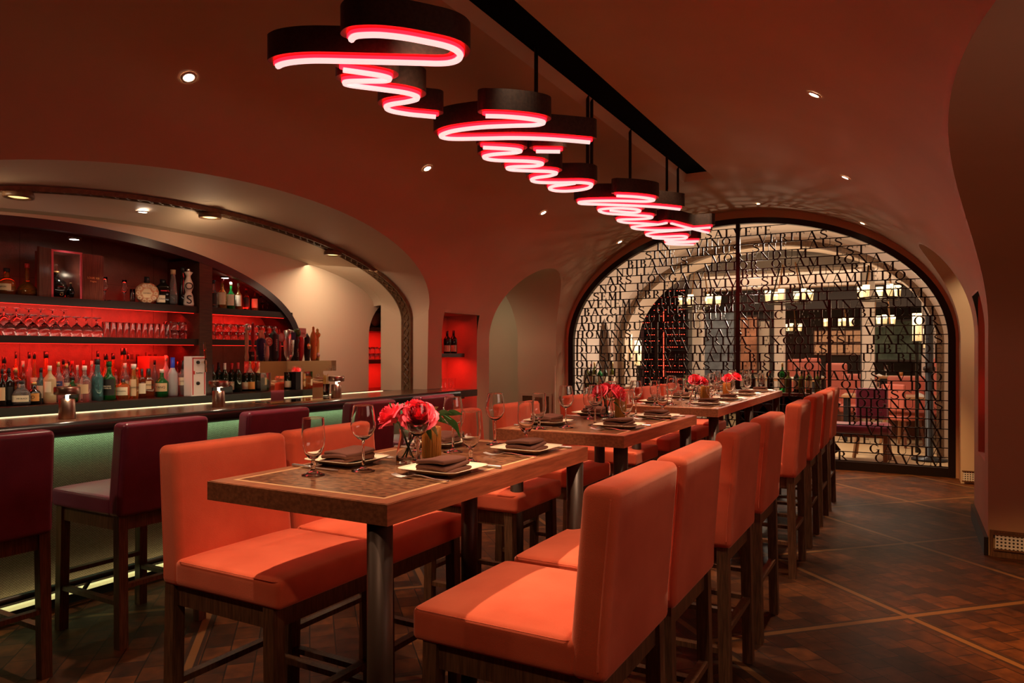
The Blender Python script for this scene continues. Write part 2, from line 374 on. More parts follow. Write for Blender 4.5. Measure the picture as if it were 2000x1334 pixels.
    def build(s, name, m, parent=None, smooth=False, bevel=0, seg=2, loc=None, normals=True, angle=35):
        if bevel:
            es = [e for e in s.b.edges if len(e.link_faces) == 2 and e.calc_face_angle(0) > .5]
            if es: bmesh.ops.bevel(s.b, geom=es, offset=bevel, segments=seg, affect='EDGES', profile=.5)
        if normals and not (s.turned and not s.other): bmesh.ops.recalc_face_normals(s.b, faces=s.b.faces)
        me = bpy.data.meshes.new(name)
        for f in s.b.faces: f.smooth = smooth or bevel > 0
        if smooth or bevel:
            for e in s.b.edges:
                if len(e.link_faces) == 2 and e.calc_face_angle(0) > math.radians(angle): e.smooth = False
        s.b.to_mesh(me); s.b.free()
        if isinstance(m, str): m = M[m]
        me.materials.append(m)
        o = bpy.data.objects.new(name, me); C.objects.link(o)
        if parent is not None: o.parent = parent
        if loc: o.location = loc
        return o

def tag(o, label=None, cat=None, group=None, kind=None):
    if label: o['label'] = label
    if cat: o['category'] = cat
    if group: o['group'] = group
    if kind: o['kind'] = kind
    return o
def struct(o): o['kind'] = 'structure'; return o
def thing(name, loc, label, cat, group=None, rz=0):
    o = bpy.data.objects.new(name, None); C.objects.link(o); o.empty_display_size = .05
    o.location = loc; o.rotation_euler = (0, 0, rz)
    return tag(o, label, cat, group)
def kids(o): return [c for c in bpy.data.objects if c.parent == o]
_kid_cache = {}
def copy_tree(o, loc, rz=None, label=None, group=None, parent=None, scale=None):
    c = o.copy(); C.objects.link(c)
    if parent is not None: c.parent = parent
    if loc is not None: c.location = loc
    if rz is not None: c.rotation_euler = (0, 0, rz)
    if scale: c.scale = scale
    if label: c['label'] = label
    if group: c['group'] = group
    if o.name not in _kid_cache: _kid_cache[o.name] = [k for k in bpy.data.objects if k.parent == o]
    for ch in _kid_cache[o.name]: copy_tree(ch, None, parent=c)
    return c
def text(s, size, origin, right, parent, m, name='lettering', up=(0, 0, 1), depth=.0006, align='CENTER', bold=0, xs=1.0):
    cu = bpy.data.curves.new('lettering', 'FONT'); cu.body = s; cu.size = size; cu.extrude = depth; cu.offset = bold
    cu.align_x = align; cu.align_y = 'CENTER'
    o = bpy.data.objects.new('tmp_text', cu); C.objects.link(o)
    dg = bpy.context.evaluated_depsgraph_get()
    me = bpy.data.meshes.new_from_object(o.evaluated_get(dg)); bpy.data.objects.remove(o)
    r = Vector(right).normalized(); u = Vector(up).normalized(); n = r.cross(u)
    mt = Matrix((( r.x * xs, u.x, n.x, origin[0]), (r.y * xs, u.y, n.y, origin[1]), (r.z * xs, u.z, n.z, origin[2]), (0, 0, 0, 1)))
    me.transform(mt); me.materials.clear(); me.materials.append(M[m] if isinstance(m, str) else m)
    ob = bpy.data.objects.new(name, me); C.objects.link(ob)
    if parent is not None: ob.parent = parent
    return ob
def ang(px):
    """world direction (unit depth) of an image column of the photograph"""
    t = (px - 1000) / 1396; return (-math.sin(YAW) + t * math.cos(YAW), math.cos(YAW) + t * math.sin(YAW))
def y_at(px, x):
    a = ang(px); return a[1] * x / a[0]
def onZ(px, py, z):
    a = ang(px); d = (z - EYE) / ((690 - py) / 1396); return (a[0] * d, a[1] * d, z)
def zY(px, py, y):
    a = ang(px); d = y / a[1]; return (a[0] * d, y, EYE + (690 - py) / 1396 * d)
def zX(px, py, x):
    a = ang(px); d = x / a[0]; return (x, a[1] * d, EYE + (690 - py) / 1396 * d)

# ------------------------------------------------------------------ the room shell
VA, VB, VS = 2.5, 1.74, 1.6
def vq(q, side):
    """vault profile: q in [-1,0] upright wall, [0,1] elliptical vault; returns x, z, nx, nz (normal into the room)"""
    if q <= 0: return CX + side * VA, VS * (1 + q), -side, 0
    th = q * PI / 2
    c, s_ = math.cos(th), math.sin(th)
    nx, nz = -side * c / VA, -s_ / VB; l = math.hypot(nx, nz)
    return CX + side * VA * c, VS + VB * s_, nx / l, nz / l
def q_of_z(z): return z / VS - 1 if z <= VS else math.asin(min(1, (z - VS) / VB)) / (PI / 2)
def ell(y, c, hw, spring, apex):
    t = 1 - ((y - c) / hw) ** 2
    return spring + (apex - spring) * math.sqrt(max(0, t))
ARCH = {-1: [(3.62, 2.58, 1.9, 2.64), (8.455, .945, 1.6, 2.56)], 1: [(3.40, 2.75, 1.5, 2.48), (8.42, .98, 1.6, 2.56)]}
QS = .5
YE = 9.78
def vault(side):
    segs = []; y = -2.5
    for a in ARCH[side]:
        segs.append((y, a[0] - a[1], None)); segs.append((a[0] - a[1], a[0] + a[1], a)); y = a[0] + a[1]
    segs.append((y, YE, None))
    lo, hi, ln, hn = MB(), MB(), [], []
    niche = (6.50, 7.23, .50, 1.90) if side < 0 else (6.40, 7.02, .64, 1.92)
    for y0, y1, a in segs:
        n = max(4, int((y1 - y0) / .12)) if not a else 72
        if not a and y0 < 6.6 < y1:
            # pier with a niche cut in: three column groups
            n0, n1, z0, z1 = niche
            for (ya, yb, qa, qb) in ((y0, n0, -1, QS), (n1, y1, -1, QS), (n0, n1, q_of_z(z1), QS), (n0, n1, -1, q_of_z(z0))):
                rows = []
                for i in range(7):
                    yy = ya + (yb - ya) * i / 6; row = []
                    for k in range(61):
                        x, z, nx, nz = vq(min(max(-1 + (QS + 1) * k / 60, qa), qb), side); row.append((x, yy, z)); ln.append((nx, 0, nz))
                    rows.append(row)
                lo.grid(rows)
        else:
            rows = []
            for i in range(n + 1):
                if a: yy = a[0] - a[1] * math.cos(PI * i / n)
                else: yy = y0 + (y1 - y0) * i / n
                ql = q_of_z(ell(yy, *a)) if a else -1
                row = []
                for k in range(61):
                    x, z, nx, nz = vq(max(-1 + (QS + 1) * k / 60, ql), side); row.append((x, yy, z)); ln.append((nx, 0, nz))
                rows.append(row)
            lo.grid(rows)
    # upper shell, open along the slot
    qslot = math.acos(.17 / VA) / (PI / 2)
    for (ya, yb, qt) in ((-2.5, 7.8, qslot), (7.8, YE, 1)):
        rows = []
        for i in range(41):
            yy = ya + (yb - ya) * i / 40; row = []
            for k in range(25):
                x, z, nx, nz = vq(QS + (qt - QS) * k / 24, side); row.append((x, yy, z)); hn.append((nx, 0, nz))
            rows.append(row)
        hi.grid(rows)
    sd = 'left' if side < 0 else 'right'
    for mb, nn, nm in ((lo, ln, 'wall_' + sd), (hi, hn, 'ceiling')):
        if side < 0: bmesh.ops.reverse_faces(mb.b, faces=mb.b.faces)
        o = struct(mb.build(nm, 'plaster', smooth=True, normals=False, angle=80))
        o.data.normals_split_custom_set_from_vertices(nn)
vault(-1); vault(1)
def arch_loft(side, stations, name, m, n=64, jambs=True):
    """reveal of an arch through the side wall; stations: (x or None for the vault face, (c,hw,spring,apex))"""
    mb = MB(); cols = []
    for i in range(n + 1):
        col = []
        for x, a in stations:
            yy = a[0] - a[1] * math.cos(PI * i / n); z = ell(yy, *a)
            xx = vq(q_of_z(z), side)[0] if x is None else x
            col.append((xx, yy, z))
        cols.append(col)
    mb.grid(cols)
    if jambs:
        for e in (0, n):
            A, B = [], []
            for (x, a) in stations:
                yy = a[0] + (-a[1] if e == 0 else a[1]); z = a[2]; xx = vq(q_of_z(z), side)[0] if x is None else x
                A.append((xx, yy, z)); B.append((xx, yy, 0))
            if stations[0][0] is None: A[0] = (A[0][0], A[0][1], A[0][2]); B[0] = (CX + side * VA, B[0][1], 0)
            if e == 0: mb.grid([B, A])
            else: mb.grid([A, B])
            if stations[0][0] is None and stations[0][1][2] > VS:   # follow the vault between spring of vault and of arch
                a = stations[0][1]; yy = A[0][1]; pts = [(vq(q_of_z(VS + (a[2] - VS) * k / 8), side)[0], yy, VS + (a[2] - VS) * k / 8) for k in range(9)]
                f = pts + [(CX + side * VA, yy, a[2])]
    return struct(mb.build(name, m, smooth=True, angle=60))
A1 = ARCH[-1][0]
arch_loft(-1, [(None, A1), (-4.62, (3.62, 2.57, 1.84, 2.585)), (-4.75, (3.62, 2.56, 1.8, 2.56)), (-4.95, (3.62, 2.55, 1.9, 2.50)), (-5.10, (3.62, 2.545, 1.98, 2.44))], 'wall_arch_left', 'plaster2')
A2 = ARCH[-1][1]
arch_loft(-1, [(None, A2), (-4.9, (A2[0], .94, 1.6, 2.5)), (-5.15, (A2[0], .935, 1.6, 2.46))], 'wall_passage_left', 'plaster2')
for i, a in enumerate(ARCH[1]):
    arch_loft(1, [(None, a), (1.0, (a[0], a[1] - .005, a[2], a[3] - .03)), (1.55, (a[0], a[1] - .01, a[2], a[3] - .05))], 'wall_arch_right', 'plaster' if i == 0 else 'plaster2')
# niche boxes in the piers
def niche_box(x0, x1, y0, y1, z0, z1, name, m):
    mb = MB()
    mb.quad([(x1, y0, z0), (x1, y1, z0), (x1, y1, z1), (x1, y0, z1)])
    for z in (z0, z1): mb.quad([(x0, y0, z), (x0, y1, z), (x1, y1, z), (x1, y0, z)])
    for y in (y0, y1): mb.quad([(x0, y, z0), (x1, y, z0), (x1, y, z1), (x0, y, z1)])
    return struct(mb.build(name, m, normals=False))
niche_box(CX - VA, -4.95, 6.50, 7.23, .50, 1.90, 'wall_niche_left', 'red_niche')
niche_box(CX + VA, .84, 6.40, 7.02, .64, 1.92, 'wall_niche_right', 'red_niche')
# floors and outer walls
mb = MB(); mb.box(-7.2, 3.5, -2.6, 9.84, -.06, 0); struct(mb.build('floor', 'floor'))
mb = MB(); mb.box(1.6, 1.7, -2.5, 9.9, 0, 3.0); struct(mb.build('wall_outer_right', 'plaster'))
mb = MB(); mb.box(-6.2, -6.1, 7.0, 9.9, 0, 3.0); struct(mb.build('wall_passage_back', 'plaster2'))
mb = MB(); mb.box(-7.1, 2.6, -2.62, -2.5, 0, 3.5); struct(mb.build('wall_behind', 'plaster'))
mb = MB(); mb.box(-6.2, -5.15, 6.95, 7.05, 0, 3.0); mb.box(-6.2, -5.15, 9.75, 9.85, 0, 3.0); mb.box(-6.2, -5.0, 6.95, 9.85, 2.95, 3.0); struct(mb.build('wall_passage_end', 'plaster2'))
# pier backs
mb = MB(); mb.box(-5.10, -4.98, 6.19, 7.50, 0, 2.6); struct(mb.build('wall_pier_back', 'plaster2'))
# ceiling slot: sloping sides and a black inner lid
mb = MB()
zt = VS + VB * math.sin(math.acos(.17 / VA)); xl, xr = CX - .17, CX + .17; yl = 7.8
mb.quad([(xl, -2.5, zt), (xl + .05, -2.5, zt + .07), (xl + .05, yl - .07, zt + .07), (xl, yl, zt)])
mb.quad([(xr, -2.5, zt), (xr, yl, zt), (xr - .005, yl - .07, zt + .07), (xr - .005, -2.5, zt + .07)])
mb.quad([(xl, yl, zt), (xl + .05, yl - .07, zt + .07), (xr - .005, yl - .07, zt + .07), (xr, yl, zt)])
struct(mb.build('ceiling_slot', 'plaster2', normals=False))
mb = MB(); mb.box(xl - .02, xr + .02, -2.5, yl, zt + .07, zt + .2); struct(mb.build('ceiling_slot_lid', 'lid_black'))
# end ring wall round the gate
GA, GT = 2.47, 3.245
def gate_prof(a, top, n=48, z0=0.0, spring=1.6):
    return [(CX + a, z0)] + [(CX + a * math.cos(PI * i / n), spring + (top - spring) * math.sin(PI * i / n)) for i in range(n + 1)] + [(CX - a, z0)]
mb = MB(); po = gate_prof(VA + .01, VS + VB + .01); pi_ = gate_prof(GA, GT)
mb.grid([[(x, YE - .04, z) for x, z in po], [(x, YE - .02, z) for x, z in pi_], [(x, YE + .2, z) for x, z in pi_]])
struct(mb.build('wall_far', 'plaster', smooth=True, angle=30))

# skirting: pierced vent strips at the right jambs, dark base on the pier
mb = MB(); mb.box(.49, 1.50, 6.125, 6.150, 0, .05); mb.box(.49, 1.50, 6.125, 6.150, .17, .185); mb.box(.49, .51, 6.125, 6.150, .05, .17); struct(mb.build('baseboard_right', 'leg_wood'))
def vent(x0, x1, y, z0, z1, label):
    t = thing('floor_vent', ((x0 + x1) / 2, y, z0), label, 'vent', 'pierced vents at the foot of the right wall'); hw = (x1 - x0) / 2
    m_ = MB(); m_.box(-hw, hw, -.004, .004, 0, z1 - z0); m_.build('grille', 'vent', t)
    f = MB(); f.box(-hw - .01, hw + .01, -.008, .006, -.012, 0); f.box(-hw - .01, hw + .01, -.008, .006, z1 - z0, z1 - z0 + .012); f.build('vent_frame', 'leg_wood', t)
vent(.52, 1.45, 6.118, .062, .158, 'pierced white metal vent at the foot of the nearest right pier')
vent(.50, 1.40, 9.380, .035, .135, 'pierced white metal vent low on the right wall beside the gate')
mb = MB(); mb.box(.455, .482, 6.14, 7.44, 0, .13); struct(mb.build('baseboard_pier', 'black_metal', bevel=.003))
mb = MB(); mb.bar((-6.08, 7.1, .86), (-6.08, 9.7, .86), .05, .04); struct(mb.build('trim_1', 'dark_wood'))
# framed panel low on the jamb of the small left arch
t = thing('wall_panel', (-4.84, 9.385, .40), 'framed dark vent panel low on the jamb of the small left arch', 'panel')
mb = MB(); mb.box(-.22, .22, -.006, .004, 0, .42); mb.build('panel_infill', 'carved', t)
mb = MB()
for a in ((-.26, .26, .42, .46), (-.26, .26, -.04, 0), (-.26, -.22, 0, .42), (.22, .26, 0, .42)): mb.box(a[0], a[1], -.014, .004, a[2], a[3])
mb.build('panel_frame', 'plaster2', t)
mb = MB(); mb.box(-4.555, -4.525, 9.375, 9.399, 0, 1.27); struct(mb.build('trim_2', 'plaster2', bevel=.004))

# back wall of the bar niche with the arched back bar opening and the side niche
WX = -5.2
BB = (2.9, 2.15, 1.55, 2.36)
SN = (6.50, .42, 1.62, 2.04)
mb = MB()
def bwall(mb, y0, y1, arch, n=60):
    rows = []
    for i in range(n + 1):
        if arch: yy = arch[0] - arch[1] * math.cos(PI * i / n); zl = ell(yy, *arch)
        else: yy = y0 + (y1 - y0) * i / n; zl = 0
        rows.append([(WX, yy, zl + (2.75 - zl) * k / 6) for k in range(7)])
    mb.grid(rows)
bwall(mb, -1, BB[0] - BB[1], None, 4); bwall(mb, 0, 0, BB); bwall(mb, BB[0] + BB[1], SN[0] - SN[1], None, 8); bwall(mb, 0, 0, SN, 30); bwall(mb, SN[0] + SN[1], 7.1, None, 2)
mb.quad([(WX, BB[0] - BB[1], 0), (WX, BB[0] + BB[1], 0), (WX, BB[0] + BB[1], 1.0), (WX, BB[0] - BB[1], 1.0)])
struct(mb.build('wall_back_bar', 'plaster2', normals=False))
mb = MB(); mb.quad([(-5.10, -1, 2.44), (-5.10, 7, 2.44), (WX, 7, 2.60), (WX, -1, 2.60)]); mb.quad([(-5.10, -1, 2.3), (-5.10, 7, 2.3), (-5.10, 7, 2.8), (-5.10, -1, 2.8)])
mb.b.free()
# gap between arch soffit and back wall closed on top
mb = MB(); rows = []
for i in range(41):
    yy = 3.62 - 2.545 * math.cos(PI * i / 40); z = ell(yy, 3.62, 2.545, 1.98, 2.44); rows.append([(-5.10, yy, z), (WX - .005, yy, z - .012)])
mb.grid(rows); struct(mb.build('ceiling_bar_niche', 'plaster2', smooth=True))
# side niche interior
mb = MB(); rows = []
for i in range(25):
    yy = SN[0] - SN[1] * math.cos(PI * i / 24); z = ell(yy, *SN); rows.append([(WX, yy, z), (-5.62, yy, z)])
mb.grid(rows); mb.quad([(-5.62, 6.0, .3), (-5.62, 7.0, .3), (-5.62, 7.0, 2.1), (-5.62, 6.0, 2.1)])
for yy in (SN[0] - SN[1], SN[0] + SN[1]): mb.quad([(WX, yy, .9), (-5.62, yy, .9), (-5.62, yy, SN[2]), (WX, yy, SN[2])])
mb.quad([(WX, 6.0, .9), (WX, 7.0, .9), (-5.62, 7, .9), (-5.62, 6, .9)])
struct(mb.build('wall_side_niche', 'red_niche', smooth=True))
# ------------------------------------------------------------------ carved rib over the bar, with three lamps
RA = (3.62, 2.56, 1.8, 2.56)
rows = []; mb = MB(); mo = MB()
for i in range(161):
    a = PI * i / 160; yy = RA[0] - RA[1] * math.cos(a); z = ell(yy, *RA)
    ny, nz = math.cos(a) * (RA[3] - RA[2]), -math.sin(a) * RA[1]; l = math.hypot(ny, nz); ny /= l; nz /= l
    sec = [(-.075, -.004), (-.068, .016), (-.050, .022), (-.040, .012), (.038, .012), (.050, .024), (.066, .026), (.075, -.004)]
    rows.append([(-4.75 + u, yy + ny * h, z + nz * h) for u, h in sec])
sec = rows[0]
rows.insert(0, [(x, y_, 0.0) for x, y_, z in rows[0]]); rows.append([(x, y_, 0.0) for x, y_, z in rows[-1]])
mb.grid(rows)
rib = thing('carved_arch_rib', (0, 0, 0), 'dark carved bronze rib lining the arch above the bar', 'molding')
mb.build('rib_body', 'carved', rib, smooth=True)
mb = MB()
path = []
for i in range(401):
    a = PI * i / 400; yy = RA[0] - RA[1] * math.cos(a); z = ell(yy, *RA)
    ny, nz = math.cos(a) * (RA[3] - RA[2]), -math.sin(a) * RA[1]; l = math.hypot(ny, nz); path.append((yy, z, ny / l, nz / l))
L_ = 0; pl = [0]
for p, q in zip(path, path[1:]): L_ += math.hypot(q[0] - p[0], q[1] - p[1]); pl.append(L_)
for sgn in (1, -1):
    mb.tube([(-4.751 + sgn * .030 * math.sin(pl[i] * 2 * PI / .17), p[0] + p[2] * .016, p[1] + p[3] * .016) for i, p in enumerate(path)], .0065, 5)
for sgn in (1, -1):
    for e in (0, -1):
        yy = path[e][0]; s = 1 if e == 0 else -1
        mb.tube([(-4.751 + sgn * .030 * math.sin(k * .02 * 2 * PI / .17), yy + s * .016, 1.8 - k * .02) for k in range(42)], .0065, 5)
mb.build('carved_scroll', 'carved', rib, smooth=True)
proto = None
for i, px in enumerate((36, 410, 650)):
    yy = y_at(px, -4.75); z = ell(yy, *RA)
    lab = ['round bronze rib lamp nearest the left edge above the bar', 'round bronze rib lamp in the middle of the carved rib', 'smallest round bronze rib lamp, over the tap tower'][i]
    t = thing('rib_lamp', (-4.75, yy, z - .055), lab, 'lamp', 'round lamps on the carved rib')
    mb = MB(); mb.lathe([(.040, .06), (.062, .045), (.078, .03), (.084, .01), (.082, -.006), (.066, -.008), (.062, .006)], 28, caps=False); mb.build('lamp_housing', 'carved', t, smooth=True)
    mb = MB(); mb.lathe([(0, -.002), (.05, .0), (.064, .005)], 28, caps=False); mb.build('lamp_lens', 'amber_glow', t, smooth=True)

# ------------------------------------------------------------------ recessed downlights
def downlight(loc, n, label, r=.029, m='down_glow', group='recessed ceiling spots'):
    t = thing('recessed_spotlight', loc, label, 'ceiling light', group); n = Vector(n).normalized()
    q = Vector((0, 0, 1)).rotation_difference(n).to_matrix().to_4x4()
    mb = MB(); mb.lathe([(r * 1.0, .000), (r * 1.02, .004), (r * 1.45, .003), (r * 1.5, -.002)], 24, caps=False); mb.b.transform(q) ; mb.build('trim_ring', 'plaster2', t, smooth=True)
    mb = MB(); mb.lathe([(0, .001), (r, .001)], 20, caps=False); mb.b.transform(q); mb.build('lens', m, t)
names = ['large bright ceiling spot at the upper left over the bar arch', 'ceiling spot left of the second hanging word', 'ceiling spot above the red pier niche', 'small ceiling spot at the left of the gate arch',
         'ceiling spot above the camera end of the right aisle', 'ceiling spot at the upper right of the vault', 'middle ceiling spot of the right row', 'small ceiling spot at the right of the gate arch']
for (x, y, z), nm in zip(DOWN, names):
    s = -1 if x < CX else 1; th = math.acos(min(1, abs(x - CX) / VA)); zz = VS + VB * math.sin(th)
    nx, nz = -s * math.cos(th) / VA, -math.sin(th) / VB; l = math.hypot(nx, nz)
    downlight((x + nx / l * .004, y, zz + nz / l * .004), (nx, 0, nz), nm)
t = downlight((-4.93, 3.26, 2.488), (0, 0, -1), 'small cool spot in the soffit of the bar niche', r=.03, m='cool_glow')
downlight((CX + .35, 9.3, 3.318), (0, 0, -1), 'small ceiling spot above the middle of the gate', r=.02)

# ------------------------------------------------------------------ back bar cabinet
bb = thing('back_bar_cabinet', (0, 0, 0), 'arched espresso wood back bar with red lit shelves', 'back bar')
XB = -5.60
mb = MB(); mb.box(XB - .02, XB, BB[0] - BB[1], BB[0] + BB[1], .9, 2.4); back = mb.build('back_panel', 'backboard', bb)
mb = MB()
for y in (1.2, 1.72, 2.24, 2.76, 3.28, 3.80, 4.5): mb.box(XB - .001, XB + .0015, y - .0015, y + .0015, 1.1, 2.36)
for z in (2.0,): mb.box(XB - .001, XB + .0015, .75, 5.0, z - .0015, z + .0015)
mb.build('panel_joint', 'dark_wood', bb)
mb = MB(); rows = []
for i in range(81):
    yy = BB[0] - BB[1] * math.cos(PI * i / 80); z = ell(yy, *BB); rows.append([(WX + .012, yy, z), (XB, yy, z)])
mb.grid(rows)
for s in (-1, 1): mb.quad([(WX + .012, BB[0] + s * BB[1], 1.0), (XB, BB[0] + s * BB[1], 1.0), (XB, BB[0] + s * BB[1], BB[2]), (WX + .012, BB[0] + s * BB[1], BB[2])])
mb.build('arched_lining', 'dark_wood', bb, smooth=True)
mb = MB(); rows = []
pr = [(BB[0] - BB[1], 1.0)] + [(BB[0] - BB[1] * math.cos(PI * i / 80), ell(BB[0] - BB[1] * math.cos(PI * i / 80), *BB)) for i in range(81)] + [(BB[0] + BB[1], 1.0)]
k = .055
for (yy, z) in pr:
    ty = (yy - BB[0]) / BB[1]; iy = BB[0] + (yy - BB[0]) * (1 - k / BB[1]); iz = z - k * math.sqrt(max(0, 1 - ty * ty)) if z > BB[2] else z
    rows.append([(WX - .01, yy + ty * .012, z + .012 * (z > BB[2])), (WX + .02, yy + ty * .012, z + .012 * (z > BB[2])), (WX + .022, iy, iz), (WX - .03, iy, iz)])
mb.grid(rows); mb.build('arch_frame', 'cap_black', bb, smooth=True, angle=40)
mb = MB(); mb.box(XB, WX + .02, 3.93, 4.055, 1.09, 2.235); mb.build('divider_post', 'dark_wood', bb, bevel=.003)
for z1, th in ((1.838, .052), (1.567, .048)):
    for y0, y1 in ((BB[0] - BB[1] + .02, 3.93), (4.055, BB[0] + BB[1] - .08)):
        mb = MB(); mb.box(XB, WX - .005, y0, y1, z1 - .030, z1); mb.box(WX - .05, WX + .006, y0, y1, z1 - th, z1 + .002); sh = mb.build('shelf', 'shelf_wood', bb, bevel=.002)
        mb = MB(); mb.box(WX - .062, WX - .052, y0, y1, z1 - th - .002, z1 - .031); s2 = mb.build('light_strip', 'strip_red', sh)
mb = MB(); mb.box(XB, WX + .12, BB[0] - BB[1] + .02, BB[0] + BB[1] - .02, 1.075, 1.10); mb.box(WX, WX + .10, .75, 5.03, 0, 1.075); mb.build('work_ledge', 'shelf_wood', bb, bevel=.003)
mb = MB(); mb.box(WX + .06, -4.68, 5.10, 6.05, 1.01, 1.045); mb.box(WX + .06, WX + .3, 6.05, 6.17, 1.01, 1.045); o = mb.build('side_counter', 'dark_wood', None, bevel=.003); tag(o, 'dark wooden service counter behind the end of the bar', 'counter')
mb = MB(); mb.box(WX + .01, -4.9, 5.3, 6.05, 0, 1.01); struct(mb.build('wall_service', 'plaster2'))
for (y, x, z, px) in ((y_at(145, -5.35), -5.35, 2.285, 145), (y_at(257, -5.3) if 0 else 4.33, -5.36, 2.125, 440)):
    t = thing('display_spotlight', (x, y, z), 'cool white spot under the lining above the wooden display case' if px == 145 else 'cool white spot above the whisky shelf right of the post', 'ceiling light')
    mb = MB(); mb.lathe([(.03, .0), (.045, -.004), (.05, .012)], 20, caps=False); mb.build('trim_ring', 'dark_wood', t, smooth=True)
    mb = MB(); mb.lathe([(0, -.003), (.03, -.003)], 20, caps=False); mb.build('lens', 'cool_glow', t)

# side niche shelves with glasses (right of the beige wall) and barrel ends on top
for z in (1.74, 1.38, 1.04):
    mb = MB(); mb.box(-5.61, WX - .02, 6.09, 6.91, z - .045, z); o = mb.build('niche_shelf', 'dark_wood', None, bevel=.002)
    tag(o, {1.74: 'top dark shelf of the side niche carrying the small barrels', 1.38: 'middle dark shelf of the side niche under red lit glasses', 1.04: 'lowest dark shelf of the red side niche'}[z], 'shelf', 'shelves in the side niche')
for i, (y, z) in enumerate(((6.26, 1.84), (6.47, 1.84))):
    t = thing('barrel', (-5.45, y, z), ['left small dark barrel on the top shelf of the side niche', 'right small dark barrel on the top shelf of the side niche'][i], 'barrel', 'small barrels in the side niche')
    mb = MB(); mb.lathe([(0, .0), (.082, 0), (.086, .002), (.098, .10), (.086, .2), (0, .2)], 24); mb.b.transform(Matrix.Rotation(PI / 2, 4, 'Y')); mb.build('barrel_body', 'mahog', t, smooth=True)
    mb = MB(); mb.lathe([(.088, 0), (.090, .02), (.090, .03)], 24, caps=False); mb.b.transform(Matrix.Rotation(PI / 2, 4, 'Y')); mb.lathe([(.090, .17), (.088, .2)], 24, caps=False); mb.b.free() ; mb = MB()
    mb.tube([(.19, .088 * math.cos(a), .088 * math.sin(a)) for a in [2 * PI * k / 28 for k in range(28)]], .006, 6, closed=True); mb.build('hoop', 'cap_black', t, smooth=True)

# ------------------------------------------------------------------ the bar
bar = thing('bar_counter', (0, 0, 0), 'long dark wood bar counter with padded edge and glowing woven front', 'bar counter')
Y0, Y1 = .3, 6.12
mb = MB(); mb.box(-4.62, -4.06, Y0, Y1, 1.035, 1.07); mb.build('counter_top', 'bar_top', bar, bevel=.006)
mb = MB(); mb.cushion((-4.045, (Y0 + Y1) / 2, 1.033), (.045, (Y1 - Y0) / 2, .040), .034, flat=24); mb.build('padded_edge', 'pad', bar, smooth=True)
mb = MB(); mb.box(-4.60, -4.20, Y0, Y1 - .02, .10, 1.033); mb.build('counter_body', 'dark_wood', bar)
mb = MB(); mb.box(-4.199, -4.190, Y0, Y1 - .02, .13, 1.02); mb.build('woven_front_panel', 'weave', bar)
mb = MB(); mb.box(-4.19, -4.155, Y0, Y1, .085, .105); mb.build('foot_light_strip', 'strip_green', bar)
mb = MB(); mb.box(-4.56, -4.26, Y0, Y1, 0, .10); mb.build('toe_kick', 'cap_black', bar)
mb = MB(); mb.box(-4.640, -4.622, Y0, Y1 - .5, 1.050, 1.0755); mb.build('rear_light_strip', 'strip_warm', bar)
mb = MB(); mb.box(-4.50, -4.02, Y1 - .02, Y1 + .32, 1.0, 1.068); mb.build('counter_end', 'dark_wood', bar, bevel=.012)
mb = MB(); mb.tube([(-4.02, y, .19) for y in (Y0, Y1 - .1)], .019, 12)
for y in (1.0, 2.35, 3.7, 5.05): mb.tube([(-4.02, y, .19), (-4.10, y, .10), (-4.19, y, .07)], .012, 8)
mb.build('foot_rail', 'post', bar, smooth=True)

# bar lamps
def bar_lamp(px, label):
    y = y_at(px, -4.27); t = thing('table_lamp', (-4.27, y, 1.0705), label, 'lamp', 'cordless mushroom lamps on the bar')
    mb = MB(); mb.lathe([(0, 0), (.042, 0), (.044, .003), (.041, .110), (.038, .116), (0, .116)], 28); mb.build('lamp_base', 'lamp_metal', t, smooth=True)
    mb = MB(); mb.lathe([(.0, .116), (.009, .116), (.009, .142), (0, .142)], 16); mb.build('lamp_stem', 'lamp_glow', t, smooth=True)
    mb = MB(); mb.lathe([(0, .144), (.010, .142), (.064, .141), (.067, .146), (.067, .180), (.063, .186), (0, .187)], 32); mb.build('lamp_shade', 'lamp_metal', t, smooth=True)
    light('POINT', (-4.22, y - .02, 1.205), 1.1, (1, .8, .55), size=.02, name='bar_lamp_light')
bar_lamp(131, 'bronze mushroom lamp on the bar nearest the left edge of the photo'); bar_lamp(427, 'bronze mushroom lamp on the bar behind the second burgundy stool')
bar_lamp(657, 'bronze mushroom lamp on the bar right of the beer tower')

# beer tower
tw = thing('beer_tower', (0, 0, 0), 'polished steel beer tower with twelve tap handles on the bar', 'beer tower')
mb = MB(); mb.box(-4.37, -4.20, 3.70, 4.50, 1.305, 1.39); mb.build('tap_beam', 'chrome', tw, bevel=.003)
for y0, y1, nm in ((3.83, 3.96, 'a'), (4.26, 4.38, 'b')):
    mb = MB(); mb.box(-4.34, -4.23, y0, y1, 1.071, 1.305); p_ = mb.build('column', 'chrome', tw, bevel=.003)
    mb = MB(); mb.tube([(-4.2285, (y0 + y1) / 2 + .018 * math.cos(a), 1.27 + .010 * math.sin(a)) for a in [2 * PI * k / 20 for k in range(20)]], .0012, 4, closed=True); mb.build('badge', 'steel', p_)
mb = MB(); mb.box(-4.40, -4.16, 3.78, 4.44, 1.0705, 1.0755); mb.build('drip_base', 'chrome', tw, bevel=.002)
def handle(px, zt, mk, label_=None):
    y = y_at(px, -4.285); h = EYE + (690 - zt) / 1396 * (4.285 / -ang(px)[0]) - 1.39
    mk(y, h)
HX = -4.285
def lathe_handle(y, prof, m, extra=None, sy=1, x=HX, sq=0):
    mb = MB(); mb.lathe([(r, 1.39 + z) for r, z in prof], 14, (x, y, 0), sy=sy, sq=sq); o = mb.build('tap_handle', m, tw, smooth=True)
    return o
def zt_(px, py): return EYE + (690 - py) / 1396 * (4.285 / -ang(px)[0]) - 1.39
